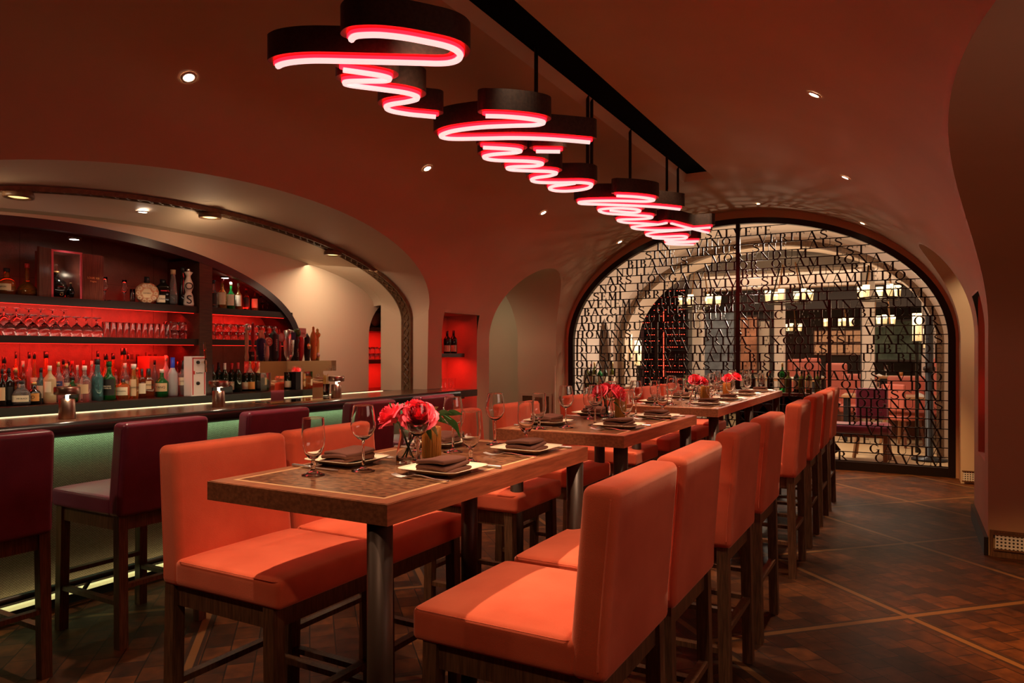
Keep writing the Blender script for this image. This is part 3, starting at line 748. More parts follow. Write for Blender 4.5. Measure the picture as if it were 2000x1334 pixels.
hy = lambda px: y_at(px, HX)
def sub(o, mb, n, m, **k): return mb.build(n, m, o, **k)
# 1 twisted branch with silver creature head
h = zt_(483, 634); o = lathe_handle(hy(482), [(0, 0), (.012, 0), (.016, .03), (.011, .07), (.014, .11), (.012, h - .05), (.010, h - .03), (0, h - .03)], 'lab_tan')
mb = MB(); mb.cushion((HX, hy(484), 1.39 + h - .02), (.022, .024, .026), .02); sub(o, mb, 'handle_top', 'steel', smooth=True)
# 2 pink fish
h = zt_(493, 628); o = lathe_handle(hy(494), [(0, 0), (.028, 0), (.028, .07), (.020, .085), (.010, .10), (.016, h * .55), (.022, h * .68), (.012, h * .80), (.016, h * .92), (0, h)], 'cap_red', sy=.7)
mb = MB(); mb.box(HX - .02, HX + .024, hy(493) - .028, hy(493) + .028, 1.395, 1.462); b_ = sub(o, mb, 'handle_plaque', 'lab_black', bevel=.004)
text('PUNCH', .018, (HX + .0246, hy(493), 1.43), (0, 1, 0), b_, 'lab_cream')
# 3 navy slab with bottle tops
h = zt_(511, 645); o = lathe_handle(hy(510), [(0, 0), (.022, .01), (.034, .10), (.034, h * .68), (.020, h * .74), (0, h * .75)], 'lab_navy', sy=1)
for dy in (-.014, .004, .018):
    mb = MB(); mb.lathe([(0, h * .70), (.011, h * .70), (.011, h * .85), (.006, h * .92), (.006, h), (0, h)], 8, (HX, hy(510) + dy, 1.39)); sub(o, mb, 'bottle_top', 'g_gold' if 0 else 'lab_tan', smooth=True)
text('Leinenkugel', .022, (HX + .036, hy(510), 1.39 + h * .36), (0, 0, 1), o, 'lab_cream', up=(0, -1, 0))
# 4 white handle round badge
h = zt_(522, 655); o = lathe_handle(hy(521), [(0, 0), (.010, .0), (.020, .05), (.017, .10), (.010, .14), (0, h * .9)], 'lab_cream')
mb = MB(); mb.lathe([(0, 0), (.034, 0), (.034, .012), (0, .012)], 20); mb.b.transform(Matrix.Translation((HX + .004, hy(523), 1.39 + h * .75)) @ Matrix.Rotation(PI / 2, 4, 'Y')); b_ = sub(o, mb, 'round_badge', 'lab_cream', smooth=True)
mb = MB(); mb.tube([(HX + .017, hy(523) + .024 * math.cos(a), 1.39 + h * .75 + .024 * math.sin(a)) for a in [2 * PI * k / 20 for k in range(20)]], .003, 5, closed=True); sub(b_, mb, 'badge_ring', 'cap_red')
text('RED', .016, (HX + .0165, hy(523), 1.39 + h * .75), (0, 1, 0), b_, 'cap_red')
# 5 black slab
h = zt_(535, 643); o = lathe_handle(hy(535), [(0, 0), (.014, 0), (.028, .03), (.030, h * .82), (.018, h * .86), (0, h)], 'lab_black', sq=6)
text('REGIONS', .022, (HX + .030, hy(535), 1.39 + h * .5), (0, 0, -1), o, 'ceramic', up=(0, 1, 0))
# 6 red paddle with round badge
h = zt_(546, 643); o = lathe_handle(hy(546), [(0, 0), (.012, 0), (.014, h * .5), (.010, h * .6), (.006, h * .95), (0, h)], 'cap_red')
mb = MB(); mb.lathe([(0, 0), (.040, 0), (.040, .012), (0, .012)], 24); mb.b.transform(Matrix.Translation((HX, hy(547), 1.39 + h * .74)) @ Matrix.Rotation(PI / 2, 4, 'Y')); b_ = sub(o, mb, 'round_badge', 'cap_red', smooth=True)
mb = MB(); mb.lathe([(0, 0), (.033, 0), (.033, .002), (0, .002)], 24); mb.b.transform(Matrix.Translation((HX + .012, hy(547), 1.39 + h * .74)) @ Matrix.Rotation(PI / 2, 4, 'Y')); sub(b_, mb, 'badge_face', 'ceramic', smooth=True)
# 7 silver slanted blade with blue top
h = zt_(567, 643); o = lathe_handle(hy(564), [(0, 0), (.012, 0), (.030, .05), (.036, h * .6), (.034, h * .95), (0, h)], 'steel', sq=5, sy=1)
mb = MB(); mb.box(HX + .034, HX + .038, hy(567) - .022, hy(567) + .022, 1.39 + h * .66, 1.39 + h * .9); sub(o, mb, 'blue_plate', 'lab_navy')
text('INDIANA', .020, (HX + .037, hy(563), 1.39 + h * .38), (0, 0, 1), o, 'ink', up=(0, -1, 0))
# 8 green hops
h = zt_(580, 642); o = lathe_handle(hy(578), [(0, 0), (.016, 0), (.024, .04), (.018, h * .5), (.028, h * .62), (.018, h * .75), (0, h * .8)], 'lab_black')
mb = MB(); mb.cushion((HX, hy(580), 1.39 + h * .87), (.028, .03, .032), .026); q_ = sub(o, mb, 'hop_top', 'leaf', smooth=True)
text('NUTTY', .02, (HX + .026, hy(577), 1.39 + h * .25), (0, 0, -1), o, 'ceramic', up=(0, 1, 0))
# 9 pink tall plaque
h = zt_(590, 641); o = lathe_handle(hy(587), [(0, 0), (.010, 0), (.022, .05), (.026, h * .6), (.018, h * .72), (0, h * .74)], 'cap_red', sq=4)
mb = MB(); mb.box(HX - .008, HX + .01, hy(590) - .034, hy(590) + .034, 1.39 + h * .72, 1.39 + h); b_ = sub(o, mb, 'number_plaque', 'ceramic', bevel=.002)
text('554', .026, (HX + .0108, hy(590), 1.39 + h * .83), (0, 1, 0), b_, 'cap_red')
# 10 dark with gold oval
h = zt_(602, 650); o = lathe_handle(hy(600), [(0, 0), (.020, 0), (.026, .06), (.030, h * .5), (.022, h * .66), (.024, h * .8), (0, h)], 'lab_black')
mb = MB(); mb.lathe([(0, 0), (.026, 0), (.026, .004), (0, .004)], 24, sy=.75); mb.b.transform(Matrix.Translation((HX + .028, hy(598), 1.39 + h * .52)) @ Matrix.Rotation(PI / 2, 4, 'Y')); sub(o, mb, 'oval_badge', 'gold', smooth=True)
# 11 gold bottle-shaped
h = zt_(615, 637); o = lathe_handle(hy(612), [(0, 0), (.018, 0), (.026, .03), (.030, h * .6), (.022, h * .75), (.010, h * .85), (.009, h * .97), (0, h)], 'lab_orange')
text('Blonde', .022, (HX + .028, hy(613), 1.39 + h * .52), (0, 0, 1), o, 'redink', up=(0, -1, 0))
# 12 yellow lighthouse handle
h = zt_(623, 641); o = lathe_handle(hy(620), [(0, 0), (.014, 0), (.020, .03), (.014, .06), (.016, h * .5), (.012, h * .7), (.024, h * .76), (.026, h * .82), (.010, h * .88), (.012, h * .95), (0, h)], 'straw')
mb = MB(); mb.lathe([(0, 0), (.018, 0), (.018, .006), (0, .006)], 18); mb.b.transform(Matrix.Translation((HX + .018, hy(618), 1.39 + h * .18)) @ Matrix.Rotation(PI / 2, 4, 'Y')); sub(o, mb, 'round_badge', 'ceramic', smooth=True)
# straw holder behind the tower
t = thing('straw_glass', (-4.52, y_at(635, -4.52), 1.0705), 'small glass of yellow straws behind the right end of the beer tower', 'glass')
mb = MB(); mb.lathe([(0, 0), (.036, 0), (.042, .11), (.039, .11), (.034, .006), (0, .006)], 20, caps=False); mb.build('glass_body', 'glass', t, smooth=True)
mb = MB()
for k in range(26):
    a, r = random.uniform(0, 6.28), random.uniform(.004, .026); mb.tube([(r * math.cos(a), r * math.sin(a), .008), (1.6 * r * math.cos(a), 1.6 * r * math.sin(a), random.uniform(.16, .20))], .0024, 5)
o = mb.build('straws', 'straw', t); o['kind'] = 'stuff'
# terminal beside the tap machine
t = thing('payment_terminal', (-5.24, y_at(425, -5.24), 1.101), 'dark payment terminal on the back ledge beside the tap box', 'terminal')
mb = MB(); mb.prism([(-.07, 0), (.07, 0), (.07, .06), (-.07, .12)], 1, -.10, .10); mb.build('terminal_body', 'cap_black', t, bevel=.004)
mb = MB(); mb.quad([(-.06, -.085, .119), (.06, -.085, .068), (.06, .085, .068), (-.06, .085, .119)]); mb.build('screen', 'steel', t)

# ------------------------------------------------------------------ chairs
def seat_chair(name, fabric, wood, W, zs, zb, ztop, loc, rz, label, cat, group, depth=.60, th=.10):
    """front looks along +x; the origin is on the floor under the middle"""
    t = thing(name, loc, label, cat, group, rz)
    hd = depth / 2; hw = W / 2
    mb = MB(); mb.cushion((.045, 0, (zs + zb) / 2), (hd - .048, hw, (zs - zb) / 2), .019, crown=.014, flat=7); seat = mb.build('seat', fabric, t, smooth=True, angle=70)
    mb = MB()
    rect = []
    x0, x1 = -hd + .11, hd - .012; rr = .022; zz = zs - .004
    for (cx_, cy_, a0) in ((x1 - rr, hw - rr, 0), (x0 + rr, hw - rr, 90), (x0 + rr, -hw + rr, 180), (x1 - rr, -hw + rr, 270)):
        for k in range(5): a = math.radians(a0 + 22.5 * k); rect.append((cx_ + rr * math.cos(a), cy_ + rr * math.sin(a), zz))
    mb.tube(rect, .0016, 6, closed=True); mb.build('piping', fabric, seat, smooth=True)
    rk = .07
    def lean(p): 
        p = p.copy(); f = (p.z + (ztop - zb) / 2) / (ztop - zb); p.x -= rk * (max(0, f - .15)) * .55
        p.y *= 1 - .03 * f; return p
    mb = MB(); mb.cushion((-hd + .055 + .012, 0, (ztop + zb) / 2), (th / 2, hw, (ztop - zb) / 2 + .004), .026, deform=lean, flat=7); bk = mb.build('backrest', fabric, t, smooth=True, angle=70)
    mb = MB()
    for s in (-1, 1):
        pts = []
        for k in range(9):
            z = zb + .03 + (ztop - zb - .055) * k / 8; p = lean(Vector((-.030, s * hw, z - (ztop + zb) / 2))); pts.append((p.x - hd + .067 - .0, p.y * .996, z))
        mb = MB(); mb.tube(pts, .0028, 5); mb.build('piping', fabric, bk, smooth=True)
    lw = .046
    for sx in (-1, 1):
        for sy in (-1, 1):
            x = sx * (hd - .05) + (.005 if sx < 0 else -.01); y = sy * (hw - .032); sp = .012 * sx
            mb = MB(); v = []
            b0, b1 = (x + sp * 1.0, y + .004 * sy, 0), (x, y, zb + .004)
            mb.bar(b0, b1, lw, lw, up=(0, 1, 0)); mb.build('leg', wood, t, bevel=.004)
    mb = MB(); z0, z1 = zb - .072, zb + .003
    for sy in (-1, 1): mb.box(-hd + .06, hd - .075, sy * (hw - .035) - .012, sy * (hw - .035) + .012, z0, z1)
    for x in (-hd + .057, hd - .062): mb.box(x - .012, x + .012, -hw + .05, hw - .05, z0, z1)
    mb.build('apron', wood, t, bevel=.003)
    for sy in (-1, 1):
        mb = MB(); mb.bar((-hd + .05, sy * (hw - .032), .22), (hd - .06, sy * (hw - .032), .22), .022, .034, up=(0, 1, 0)); mb.build('stretcher', wood, t, bevel=.003)
    for x, z in ((hd - .065, .30), (-hd + .048, .30)):
        mb = MB(); mb.bar((x, -hw + .05, z), (x, hw - .05, z), .022, .034, up=(1, 0, 0)); mb.build('stretcher', wood, t, bevel=.003)
    return t
ordn = ['first', 'second', 'third', 'fourth', 'fifth', 'sixth', 'seventh', 'eighth']
RY = [1.87, 2.45, 3.24, 3.96, 5.14, 5.98, 6.72, 7.42]
LY = [1.84, 2.39, 3.37, 4.12, 5.12, 5.95, 6.75, 7.45]
labsR = ['nearest orange velvet high chair of the right row, seen from its back at the front', 'orange velvet high chair just behind the nearest right one', 'orange velvet high chair at the near end of the second table, right side',
         'orange velvet high chair at the far end of the second table, right side', 'fifth orange velvet chair of the right row, widest dark side visible', 'sixth orange velvet chair back of the right row', 'seventh orange velvet chair back of the right row', 'farthest orange velvet chair of the right row, nearest the gate']
labsL = ['nearest orange velvet high chair left of the front table, seat fully in view', 'orange velvet high chair behind the water glasses on the left of the front table', 'orange velvet high chair left of the near end of the second table',
         'orange velvet chair left of the far end of the second table', 'bright orange chair in front of the pale pier, left of the third table', 'sixth orange velvet chair of the left row', 'seventh orange velvet chair of the left row, by the gate', 'farthest orange velvet chair of the left row']
cR = seat_chair('bar_chair', 'velvet', 'leg_wood', .525, .742, .648, 1.122, (-.925, RY[0], 0), PI, labsR[0], 'chair', 'orange velvet chairs on the right side')
for y, lb in zip(RY[1:], labsR[1:]): copy_tree(cR, (-.925, y, 0), PI, lb, 'orange velvet chairs on the right side')
for y, lb in zip(LY, labsL): copy_tree(cR, (-2.005, y, 0), 0, lb, 'orange velvet chairs on the left side')
labsS = ['burgundy leather bar stool cut by the left edge of the photo', 'burgundy leather bar stool with its seat and side fully in view', 'burgundy leather bar stool behind the nearest orange chair', 'burgundy leather bar stool behind the vase of roses', 'farthest burgundy leather bar stool near the pier']
sS = seat_chair('bar_stool', 'leather', 'leg_wood', .50, .742, .648, 1.105, (-3.65, 1.55, 0), PI, labsS[0], 'bar stool', 'burgundy bar stools along the counter', depth=.61)
for y, lb in zip((2.35, 3.10, 3.97, 4.75), labsS[1:]): copy_tree(sS, (-3.65, y, 0), PI, lb, 'burgundy bar stools along the counter')

# ------------------------------------------------------------------ tables
XL, XR, ZT = -1.83, -1.15, 1.07
def table(y0, y1, legs, label):
    t = thing('high_table', (0, 0, 0), label, 'table', 'walnut high tables in a row')
    yc = (y0 + y1) / 2; t.location = ((XL + XR) / 2, yc, 0); hx, hy_ = (XR - XL) / 2, (y1 - y0) / 2
    mb = MB(); mb.box(-hx, hx, -hy_, hy_, ZT - .056, ZT - .0015); mb.build('tabletop', 'walnut', t, bevel=.003)
    b = .062; mb = MB(); mb.box(-hx + b, hx - b, -hy_ + b, hy_ - b, ZT - .003, ZT + .0); mb.build('burl_panel', 'burl', t)
    mb = MB(); i0, i1 = b - .012, b
    mb.box(-hx + i0, hx - i0, -hy_ + i0, -hy_ + i1, ZT - .003, ZT + .0002); mb.box(-hx + i0, hx - i0, hy_ - i1, hy_ - i0, ZT - .003, ZT + .0002)
    mb.box(-hx + i0, -hx + i1, -hy_ + i1, hy_ - i1, ZT - .003, ZT + .0002); mb.box(hx - i1, hx - i0, -hy_ + i1, hy_ - i1, ZT - .003, ZT + .0002)
    mb.build('inlay_border', 'inlay', t)
    mb = MB(); mb.box(-hx + .004, hx - .004, -hy_ + .004, -hy_ + i0, ZT - .003, ZT); mb.box(-hx + .004, hx - .004, hy_ - i0, hy_ - .004, ZT - .003, ZT); mb.box(-hx + .004, -hx + i0, -hy_ + i0, hy_ - i0, ZT - .003, ZT); mb.box(hx - i0, hx - .004, -hy_ + i0, hy_ - i0, ZT - .003, ZT)
    mb.build('edge_band', 'walnut', t)
    for lx, ly in legs:
        mb = MB(); mb.lathe([(.034, 0.004), (.034, ZT - .056)], 28, (lx - (XL + XR) / 2, ly - yc, 0)); o = mb.build('leg', 'post', t, smooth=True)
        mb = MB(); mb.lathe([(0, 0), (.05, 0), (.05, .004), (.036, .008)], 28, (lx - (XL + XR) / 2, ly - yc, 0), caps=False); mb.build('foot_plate', 'black_metal', o, smooth=True)
    return t
TB = [(1.415, 2.69), (3.11, 4.38), (4.93, 6.33), (6.335, 7.72)]
table(*TB[0], [(-1.215, 1.465), (-1.60, 2.50), (-1.185, 2.64)], 'front walnut high table with burl top nearest the camera')
table(*TB[1], [(-1.20, 3.20), (-1.76, 3.20), (-1.76, 4.31), (-1.20, 4.31)], 'second walnut high table with roses in the middle')
table(*TB[2], [(-1.20, 5.02), (-1.76, 5.02), (-1.76, 6.25), (-1.20, 6.25)], 'third walnut high table, joined to the last one')
table(*TB[3], [(-1.76, 7.65), (-1.20, 7.65)], 'last walnut high table before the lettered gate')
# ------------------------------------------------------------------ place settings
def make_plate(loc, label):
    t = thing('square_plate', loc, label, 'plate', 'square plates on the high tables')
    mb = MB(); n = 40
    prof = [(0, .0), (.066, 0), (.070, .003), (.098, .015), (.112, .0195), (.112, .0215), (.096, .0175), (.068, .006), (0, .005)]
    mb.lathe(prof, n, sq=9); mb.build('plate_body', 'plate', t, smooth=True, angle=50)
    return t
def make_napkin(loc, label, rz=0):
    t = thing('folded_napkin', loc, label, 'napkin', 'folded brown napkins on the plates', rz)
    mb = MB()
    for k, (dz, w_, l_) in enumerate(((.007, .058, .080), (.020, .056, .077), (.033, .052, .074))):
        def df(p, k=k): p = p.copy(); p.z += .004 * math.sin(p.x * 30 + k) + .003 * math.cos(p.y * 22 + 2 * k); return p
        m2 = MB(); m2.cushion((.004 * (k - 1), .003 * k, dz), (w_, l_, .0068), .0065, deform=df, flat=6)
        if k < 2: m2.build('napkin_fold', 'napkin', t, smooth=True, angle=80)
        else: m2.build('napkin_top_fold', 'napkin', t, smooth=True, angle=80)
    return t
def make_fork(loc, label, rz=0):
    t = thing('fork', loc, label, 'fork', 'forks on the high tables', rz)
    mb = MB(); rows = []
    pts = [(-.100, .0042, .0055), (-.095, .0050, .0060), (-.05, .0036, .0060), (0, .0026, .012), (.03, .0030, .012), (.040, .0075, .009), (.052, .0120, .005), (.066, .0125, .003)]
    for x, w_, z in pts: rows.append([(x, -w_, z), (x, 0, z - .0006), (x, w_, z), (x, w_, z + .0022), (x, 0, z + .0016), (x, -w_, z + .0022)])
    mb.grid(rows, closed=True); mb.build('handle', 'steel', t, smooth=True)
    for k in range(4):
        y = -.0098 + k * .0065; m2 = MB(); m2.tube([(.064, y, .004), (.085, y, .0038), (.105, y * .95, .0075), (.112, y * .93, .0098)], .0014, 6); m2.build('tine', 'steel', t, smooth=True)
    return t
def make_knife(loc, label, rz=0):
    t = thing('knife', loc, label, 'knife', 'knives on the high tables', rz)
    mb = MB(); mb.cushion((-.065, 0, .0045), (.045, .007, .0042), .004, flat=3); mb.build('handle', 'cap_black' if 0 else 'steel', t, smooth=True)
    mb = MB(); mb.prism([(-.022, -.005), (.085, -.006), (.105, .002), (.095, .008), (-.022, .008)], 2, .002, .0040); mb.build('blade', 'steel', t, bevel=.0006)
    return t
def glass_obj(name, loc, label, kind, cat, group):
    t = thing(name, loc, label, cat, group)
    if kind == 'wine':
        bowl = [(0, .0975), (.0045, .098), (.016, .103), (.030, .116), (.039, .136), (.0405, .150), (.037, .178), (.0317, .2105), (.0315, .212), (.0308, .2125), (.0301, .212), (.0303, .2105), (.0357, .178), (.0392, .150), (.0377, .137), (.029, .118), (.016, .106), (0, .104)]
        foot = [(0, 0), (.037, 0), (.038, .0016), (.024, .005), (.008, .011), (.0045, .020), (.0038, .055), (.0042, .085), (.0055, .100), (0, .1005)]
    else:
        bowl = [(0, .0475), (.006, .048), (.014, .052), (.026, .068), (.035, .094), (.0365, .118), (.034, .150), (.0335, .1765), (.0335, .178), (.0328, .1785), (.0321, .178), (.0321, .1765), (.0328, .150), (.0352, .118), (.0338, .095), (.025, .070), (.013, .056), (0, .054)]
        foot = [(0, 0), (.035, 0), (.036, .0018), (.024, .006), (.010, .012), (.0065, .020), (.0085, .034), (.006, .046), (0, .0495)]
    mb = MB(); mb.lathe(bowl, 36, caps=False); mb.build('bowl', 'glass', t, smooth=True, angle=50)
    mb = MB(); mb.lathe(foot, 32, caps=False); mb.build('stem_and_foot', 'glass', t, smooth=True, angle=50)
    return t
PR = {}
tname = ['front table', 'second table', 'third table', 'last table']
def put(kind, loc, rz, label):
    if kind not in PR:
        PR[kind] = {'plate': lambda: make_plate(loc, label), 'napkin': lambda: make_napkin(loc, label, rz), 'fork': lambda: make_fork(loc, label, rz), 'knife': lambda: make_knife(loc, label, rz),
                    'wine': lambda: glass_obj('wine_glass', loc, label, 'wine', 'wine glass', 'wine glasses on the high tables'),
                    'water': lambda: glass_obj('water_goblet', loc, label, 'water', 'goblet', 'short stemmed goblets on the high tables')}[kind]()
        return PR[kind]
    return copy_tree(PR[kind], loc, rz, label)
Z0 = ZT + .0006
for ti, (y0, y1) in enumerate(TB):
    seats = [y0 + .33, y0 + .97] if ti < 2 else [y0 + .36, y0 + 1.03]
    if ti == 0: seats = [1.89, 2.44]
    for si, ys in enumerate(seats):
        for side in (-1, 1):
            wh = f"{'left' if side < 0 else 'right'} side of the {tname[ti]}, {'near' if si == 0 else 'far'} seat"
            x = -1.70 if side < 0 else -1.30; s = side; j = random.uniform(-.012, .012)
            put('plate', (x, ys + j, Z0), 0, f'cream square plate on the {wh}')
            put('napkin', (x, ys + j, Z0 + .0065), random.uniform(-.12, .12) + (PI if side > 0 else 0), f'folded brown napkin on the plate, {wh}')
            # fork on the diner's left, knife on the right
            put('fork', (x + .02 * s, ys - .165 * s * -1 * -1 if 0 else ys + (.155 if s < 0 else -.155), Z0), (0 if s < 0 else PI) + random.uniform(-.08, .08), f'steel fork beside the plate, {wh}')
            put('knife', (x + .01 * s, ys - (.155 if s < 0 else -.155), Z0), (0 if s < 0 else PI) + random.uniform(-.08, .08), f'steel knife beside the plate, {wh}')
            if s < 0: wg, gb = (-1.545, ys - .11), (-1.63, ys - .245)
            else: wg, gb = (-1.455, ys + .06), (-1.335, ys + .205)
            if ti == 0 and s < 0 and si == 1: wg, gb = (-1.54, 2.29), (-1.645, 2.21)
            if ti == 0 and s > 0 and si == 1: wg, gb = (-1.517, 2.57), (-1.40, 2.625)
            put('wine', (wg[0], wg[1], Z0), 0, f'tall wine glass, {wh}')
            put('water', (gb[0], gb[1], Z0), 0, f'short stemmed goblet, {wh}')

# ------------------------------------------------------------------ roses, vases, candles
def make_rose(seed, R=.036):
    rnd = random.Random(seed); mb = MB()
    for ring, (n, r0, h, open_) in enumerate(((3, .003, .032, .0), (4, .007, .033, .04), (5, .011, .032, .10), (5, .0155, .031, .18), (6, .020, .029, .30), (6, .0245, .026, .45), (6, .028, .021, .7), (6, .031, .014, 1.0))):
        for k in range(n):
            a0 = 2 * PI * k / n + ring * .7 + rnd.uniform(-.15, .15); half = PI / n * 1.25; rows = []
            for i in range(6):
                v = i / 5; row = []
                for j in range(7):
                    u = -1 + 2 * j / 6
                    wv = math.sin(PI * min(1, .25 + v * .62)) ; a = a0 + u * half * (.55 + .45 * wv)
                    r = r0 * (.45 + .55 * math.sin(min(1, v * 1.3) * PI / 2)) + open_ * .016 * v ** 2.2 + .0025 * v * u * u * -1
                    z = -.018 + (h + .018) * v - open_ * .011 * max(0, v - .75) * 4 - .005 * u * u * v
                    r += .0012 * math.sin(9 * u + seed + k)
                    row.append((r * math.cos(a), r * math.sin(a), z))
                rows.append(row)
            mb.grid(rows)
    return mb
def rose(loc, tilt, label, group, base, seed, s=1.0):
    t = thing('rose', loc, label, 'rose', group)
    mb = make_rose(seed); q = Vector((0, 0, 1)).rotation_difference(Vector(tilt).normalized()).to_matrix().to_4x4()
    mb.b.transform(q @ Matrix.Scale(s, 4)); mb.build('bloom', 'petal', t, smooth=True, normals=False, angle=80)
    d = Vector(tilt).normalized() * .016 * s; b = Vector(base) - Vector(loc); mid = (b - d) * .5 - d + Vector((0, 0, .0)); 
    mb = MB(); mb.tube([-d, -d * 2.2, -d * 2 + (b + d * 2) * .5, b], .0026, 7); mb.build('stem', 'leaf', t, smooth=True)
    mb = MB()
    for k in range(5):
        a = 2 * PI * k / 5; mb.grid([[(.002 * math.cos(a + e), .002 * math.sin(a + e), -.021) for e in (-.5, 0, .5)], [(.017 * math.cos(a + e), .017 * math.sin(a + e), -.012) for e in (-.35, 0, .35)], [(.026 * math.cos(a + e), .026 * math.sin(a + e), -.016) for e in (-.04, 0, .04)]])
    mb.b.transform(q @ Matrix.Scale(s, 4)); mb.build('sepals', 'leaf', t, smooth=True, normals=False)
def leaf_poly(mb, p, d, L, W, droop=.3):
    d = Vector(d).normalized(); sd = d.cross(Vector((0, 0, 1)));
    if sd.length < .01: sd = Vector((1, 0, 0))
    sd = (sd.normalized() * .55 + (Vector((0, 0, 1)) - d * d.z) * .8).normalized(); up = sd.cross(d); rows = []
    for i in range(8):
        v = i / 7; w_ = W * math.sin(PI * v ** .8) * .5 + .0004; c = Vector(p) + d * L * v - Vector((0, 0, 1)) * droop * L * v * v
        rows.append([c - sd * w_ + up * w_ * .35, c, c + sd * w_ + up * w_ * .35])
    mb.grid(rows)
def sprig(base, pts, label, m, leaves, L=.045, W=.018):
    t = thing('foliage_sprig', base, label, 'foliage', 'green sprigs in the vases'); B = Vector(base)
    mb = MB(); mb.tube([Vector(p) - B for p in pts], .0014, 5); mb.build('stem', 'leaf', t, smooth=True)
    for (p, d, m_) in leaves:
        mb = MB(); leaf_poly(mb, Vector(p) - B, d, L, W); mb.build('leaf', m_, t, smooth=True, normals=False)
def vase(x, y, label, k=1.0):
    t = thing('glass_vase', (x, y, Z0), label, 'vase', 'small glass vases with roses')
    mb = MB(); p = [(0, 0), (.040, 0), (.0425, .004), (.0415, .03), (.033, .070), (.028, .098), (.0326, .1165), (.033, .118), (.0315, .119), (.0305, .118), (.0302, .1165), (.0262, .098), (.031, .070), (.0392, .032), (.040, .010), (0, .008)]
    mb.lathe([(r * k, z * k) for r, z in p], 32, caps=False); mb.build('vase_body', 'glass', t, smooth=True, angle=50)
    return t
def candle(x, y, label, H=.112):
    t = thing('ribbed_candle_holder', (x, y, Z0), label, 'candle holder', 'ribbed amber candle holders')
    mb = MB(); n = 96; rings = []
    for (r, z) in ((.030, 0), (.034, .003), (.034, H - .003), (.032, H), (.0295, H - .002), (.0295, .01), (0.001, .008)):
        rings.append([((r + (.0012 * math.cos(24 * 2 * PI * k / n) if .003 <= z <= H - .003 and r > .03 else 0)) * math.cos(2 * PI * k / n), (r + (.0012 * math.cos(24 * 2 * PI * k / n) if .003 <= z <= H - .003 and r > .03 else 0)) * math.sin(2 * PI * k / n), z) for k in range(n)])
    mb.grid(rings, closed=True); mb.build('holder_body', 'candle', t, smooth=True, angle=80)
    mb = MB()
    for k in range(18): a = 2 * PI * k / 18; mb.tube([(.0346 * math.cos(a), .0346 * math.sin(a), .004), (.0346 * math.cos(a), .0346 * math.sin(a), H - .004)], .0009, 5)
    mb.build('ribs', 'rib_gold', t)['kind'] = 'stuff'
    mb = MB(); mb.lathe([(0, .010), (.018, .010), (.018, .026), (0, .026)], 16); mb.build('tea_light', 'cap_white', t, smooth=True)
    mb = MB(); mb.lathe([(0, .027), (.004, .032), (.003, .042), (0, .050)], 10); mb.build('flame', 'flame', t, smooth=True)
    light('POINT', (x, y, Z0 + .075), .006, (1, .55, .15), size=.008, name='candle_light')
VY = [(-1.525, 1.99), (-1.53, 3.86), (-1.50, 5.68), (-1.44, 6.72)]
CY_ = [(-1.53, 2.135), (-1.50, 4.00), (-1.455, 5.80), (-1.46, 6.60)]
vn = ['front table', 'second table', 'third table', 'last table']
for i, ((x, y), (cx_, cy_)) in enumerate(zip(VY, CY_)):
    vase(x, y, f'small clear glass vase holding roses on the {vn[i]}', [1.0, 1.0, 1.0, .95][i])
    candle(cx_, cy_, f'ribbed amber candle holder beside the roses on the {vn[i]}')
V = (*VY[0], Z0)
rose((V[0] - .045, V[1] - .035, V[2] + .160), (-.55, -.55, .75), 'left red rose of the front bouquet, tipped outward', 'roses of the front bouquet', (V[0] + .015, V[1] + .01, V[2] + .012), 1, 1.3)
rose((V[0] + .005, V[1] + .035, V[2] + .175), (.0, .25, 1), 'rear upright red rose of the front bouquet', 'roses of the front bouquet', (V[0] - .01, V[1], V[2] + .012), 2, 1.35)
rose((V[0] + .045, V[1] + .0, V[2] + .160), (.40, -.60, .75), 'right red rose of the front bouquet, facing the camera', 'roses of the front bouquet', (V[0] - .02, V[1] - .01, V[2] + .012), 3, 1.5)
V1 = Vector(V)
R_ = Vector((math.cos(YAW), math.sin(YAW), 0)); F_ = Vector((-math.sin(YAW), math.cos(YAW), 0)); U_ = Vector((0, 0, 1))
def lp(a, b, c, V=V1): return V + R_ * a + F_ * b + U_ * c
sprig(V, [lp(-.01, 0, .02), lp(.03, .01, .13), lp(.075, .01, .165), (lp(.125, .0, .165)), lp(.15, -.01, .15)], 'long green sprig reaching right from the front bouquet', 'leaf',
      [(lp(.07, .01, .16), lp(.6, 0, .9, Vector()), 'leaf2'), (lp(.075, 0, .16), lp(1, .2, -.15, Vector()), 'leaf'), (lp(.10, 0, .165), lp(1, 0, .3, Vector()), 'leaf'), (lp(.12, 0, .163), lp(.8, 0, -.6, Vector()), 'leaf'),
       (lp(.13, 0, .165), lp(.6, .1, .2, Vector()), 'leaf'), (lp(.145, 0, .155), lp(.6, 0, -.9, Vector()), 'leaf'), (lp(.06, 0, .15), lp(.9, 0, -.9, Vector()), 'leaf2'), (lp(.05, 0, .145), lp(.5, .2, -.9, Vector()), 'leaf')], L=.062, W=.030)
sprig(V, [lp(.01, 0, .02), lp(-.02, -.01, .11), lp(-.045, -.02, .17), lp(-.06, -.03, .205)], 'short dark sprig rising left of the front bouquet', 'leaf',
      [(lp(-.03, -.02, .15), lp(-.6, -.4, .9, Vector()), 'leaf'), (lp(-.045, -.03, .17), lp(.4, -.5, -.4, Vector()), 'leaf'), (lp(-.05, -.02, .18), lp(-.3, 0, 1, Vector()), 'leaf'), (lp(.0, -.02, .15), lp(.0, -.3, 1, Vector()), 'leaf')], W=.013)
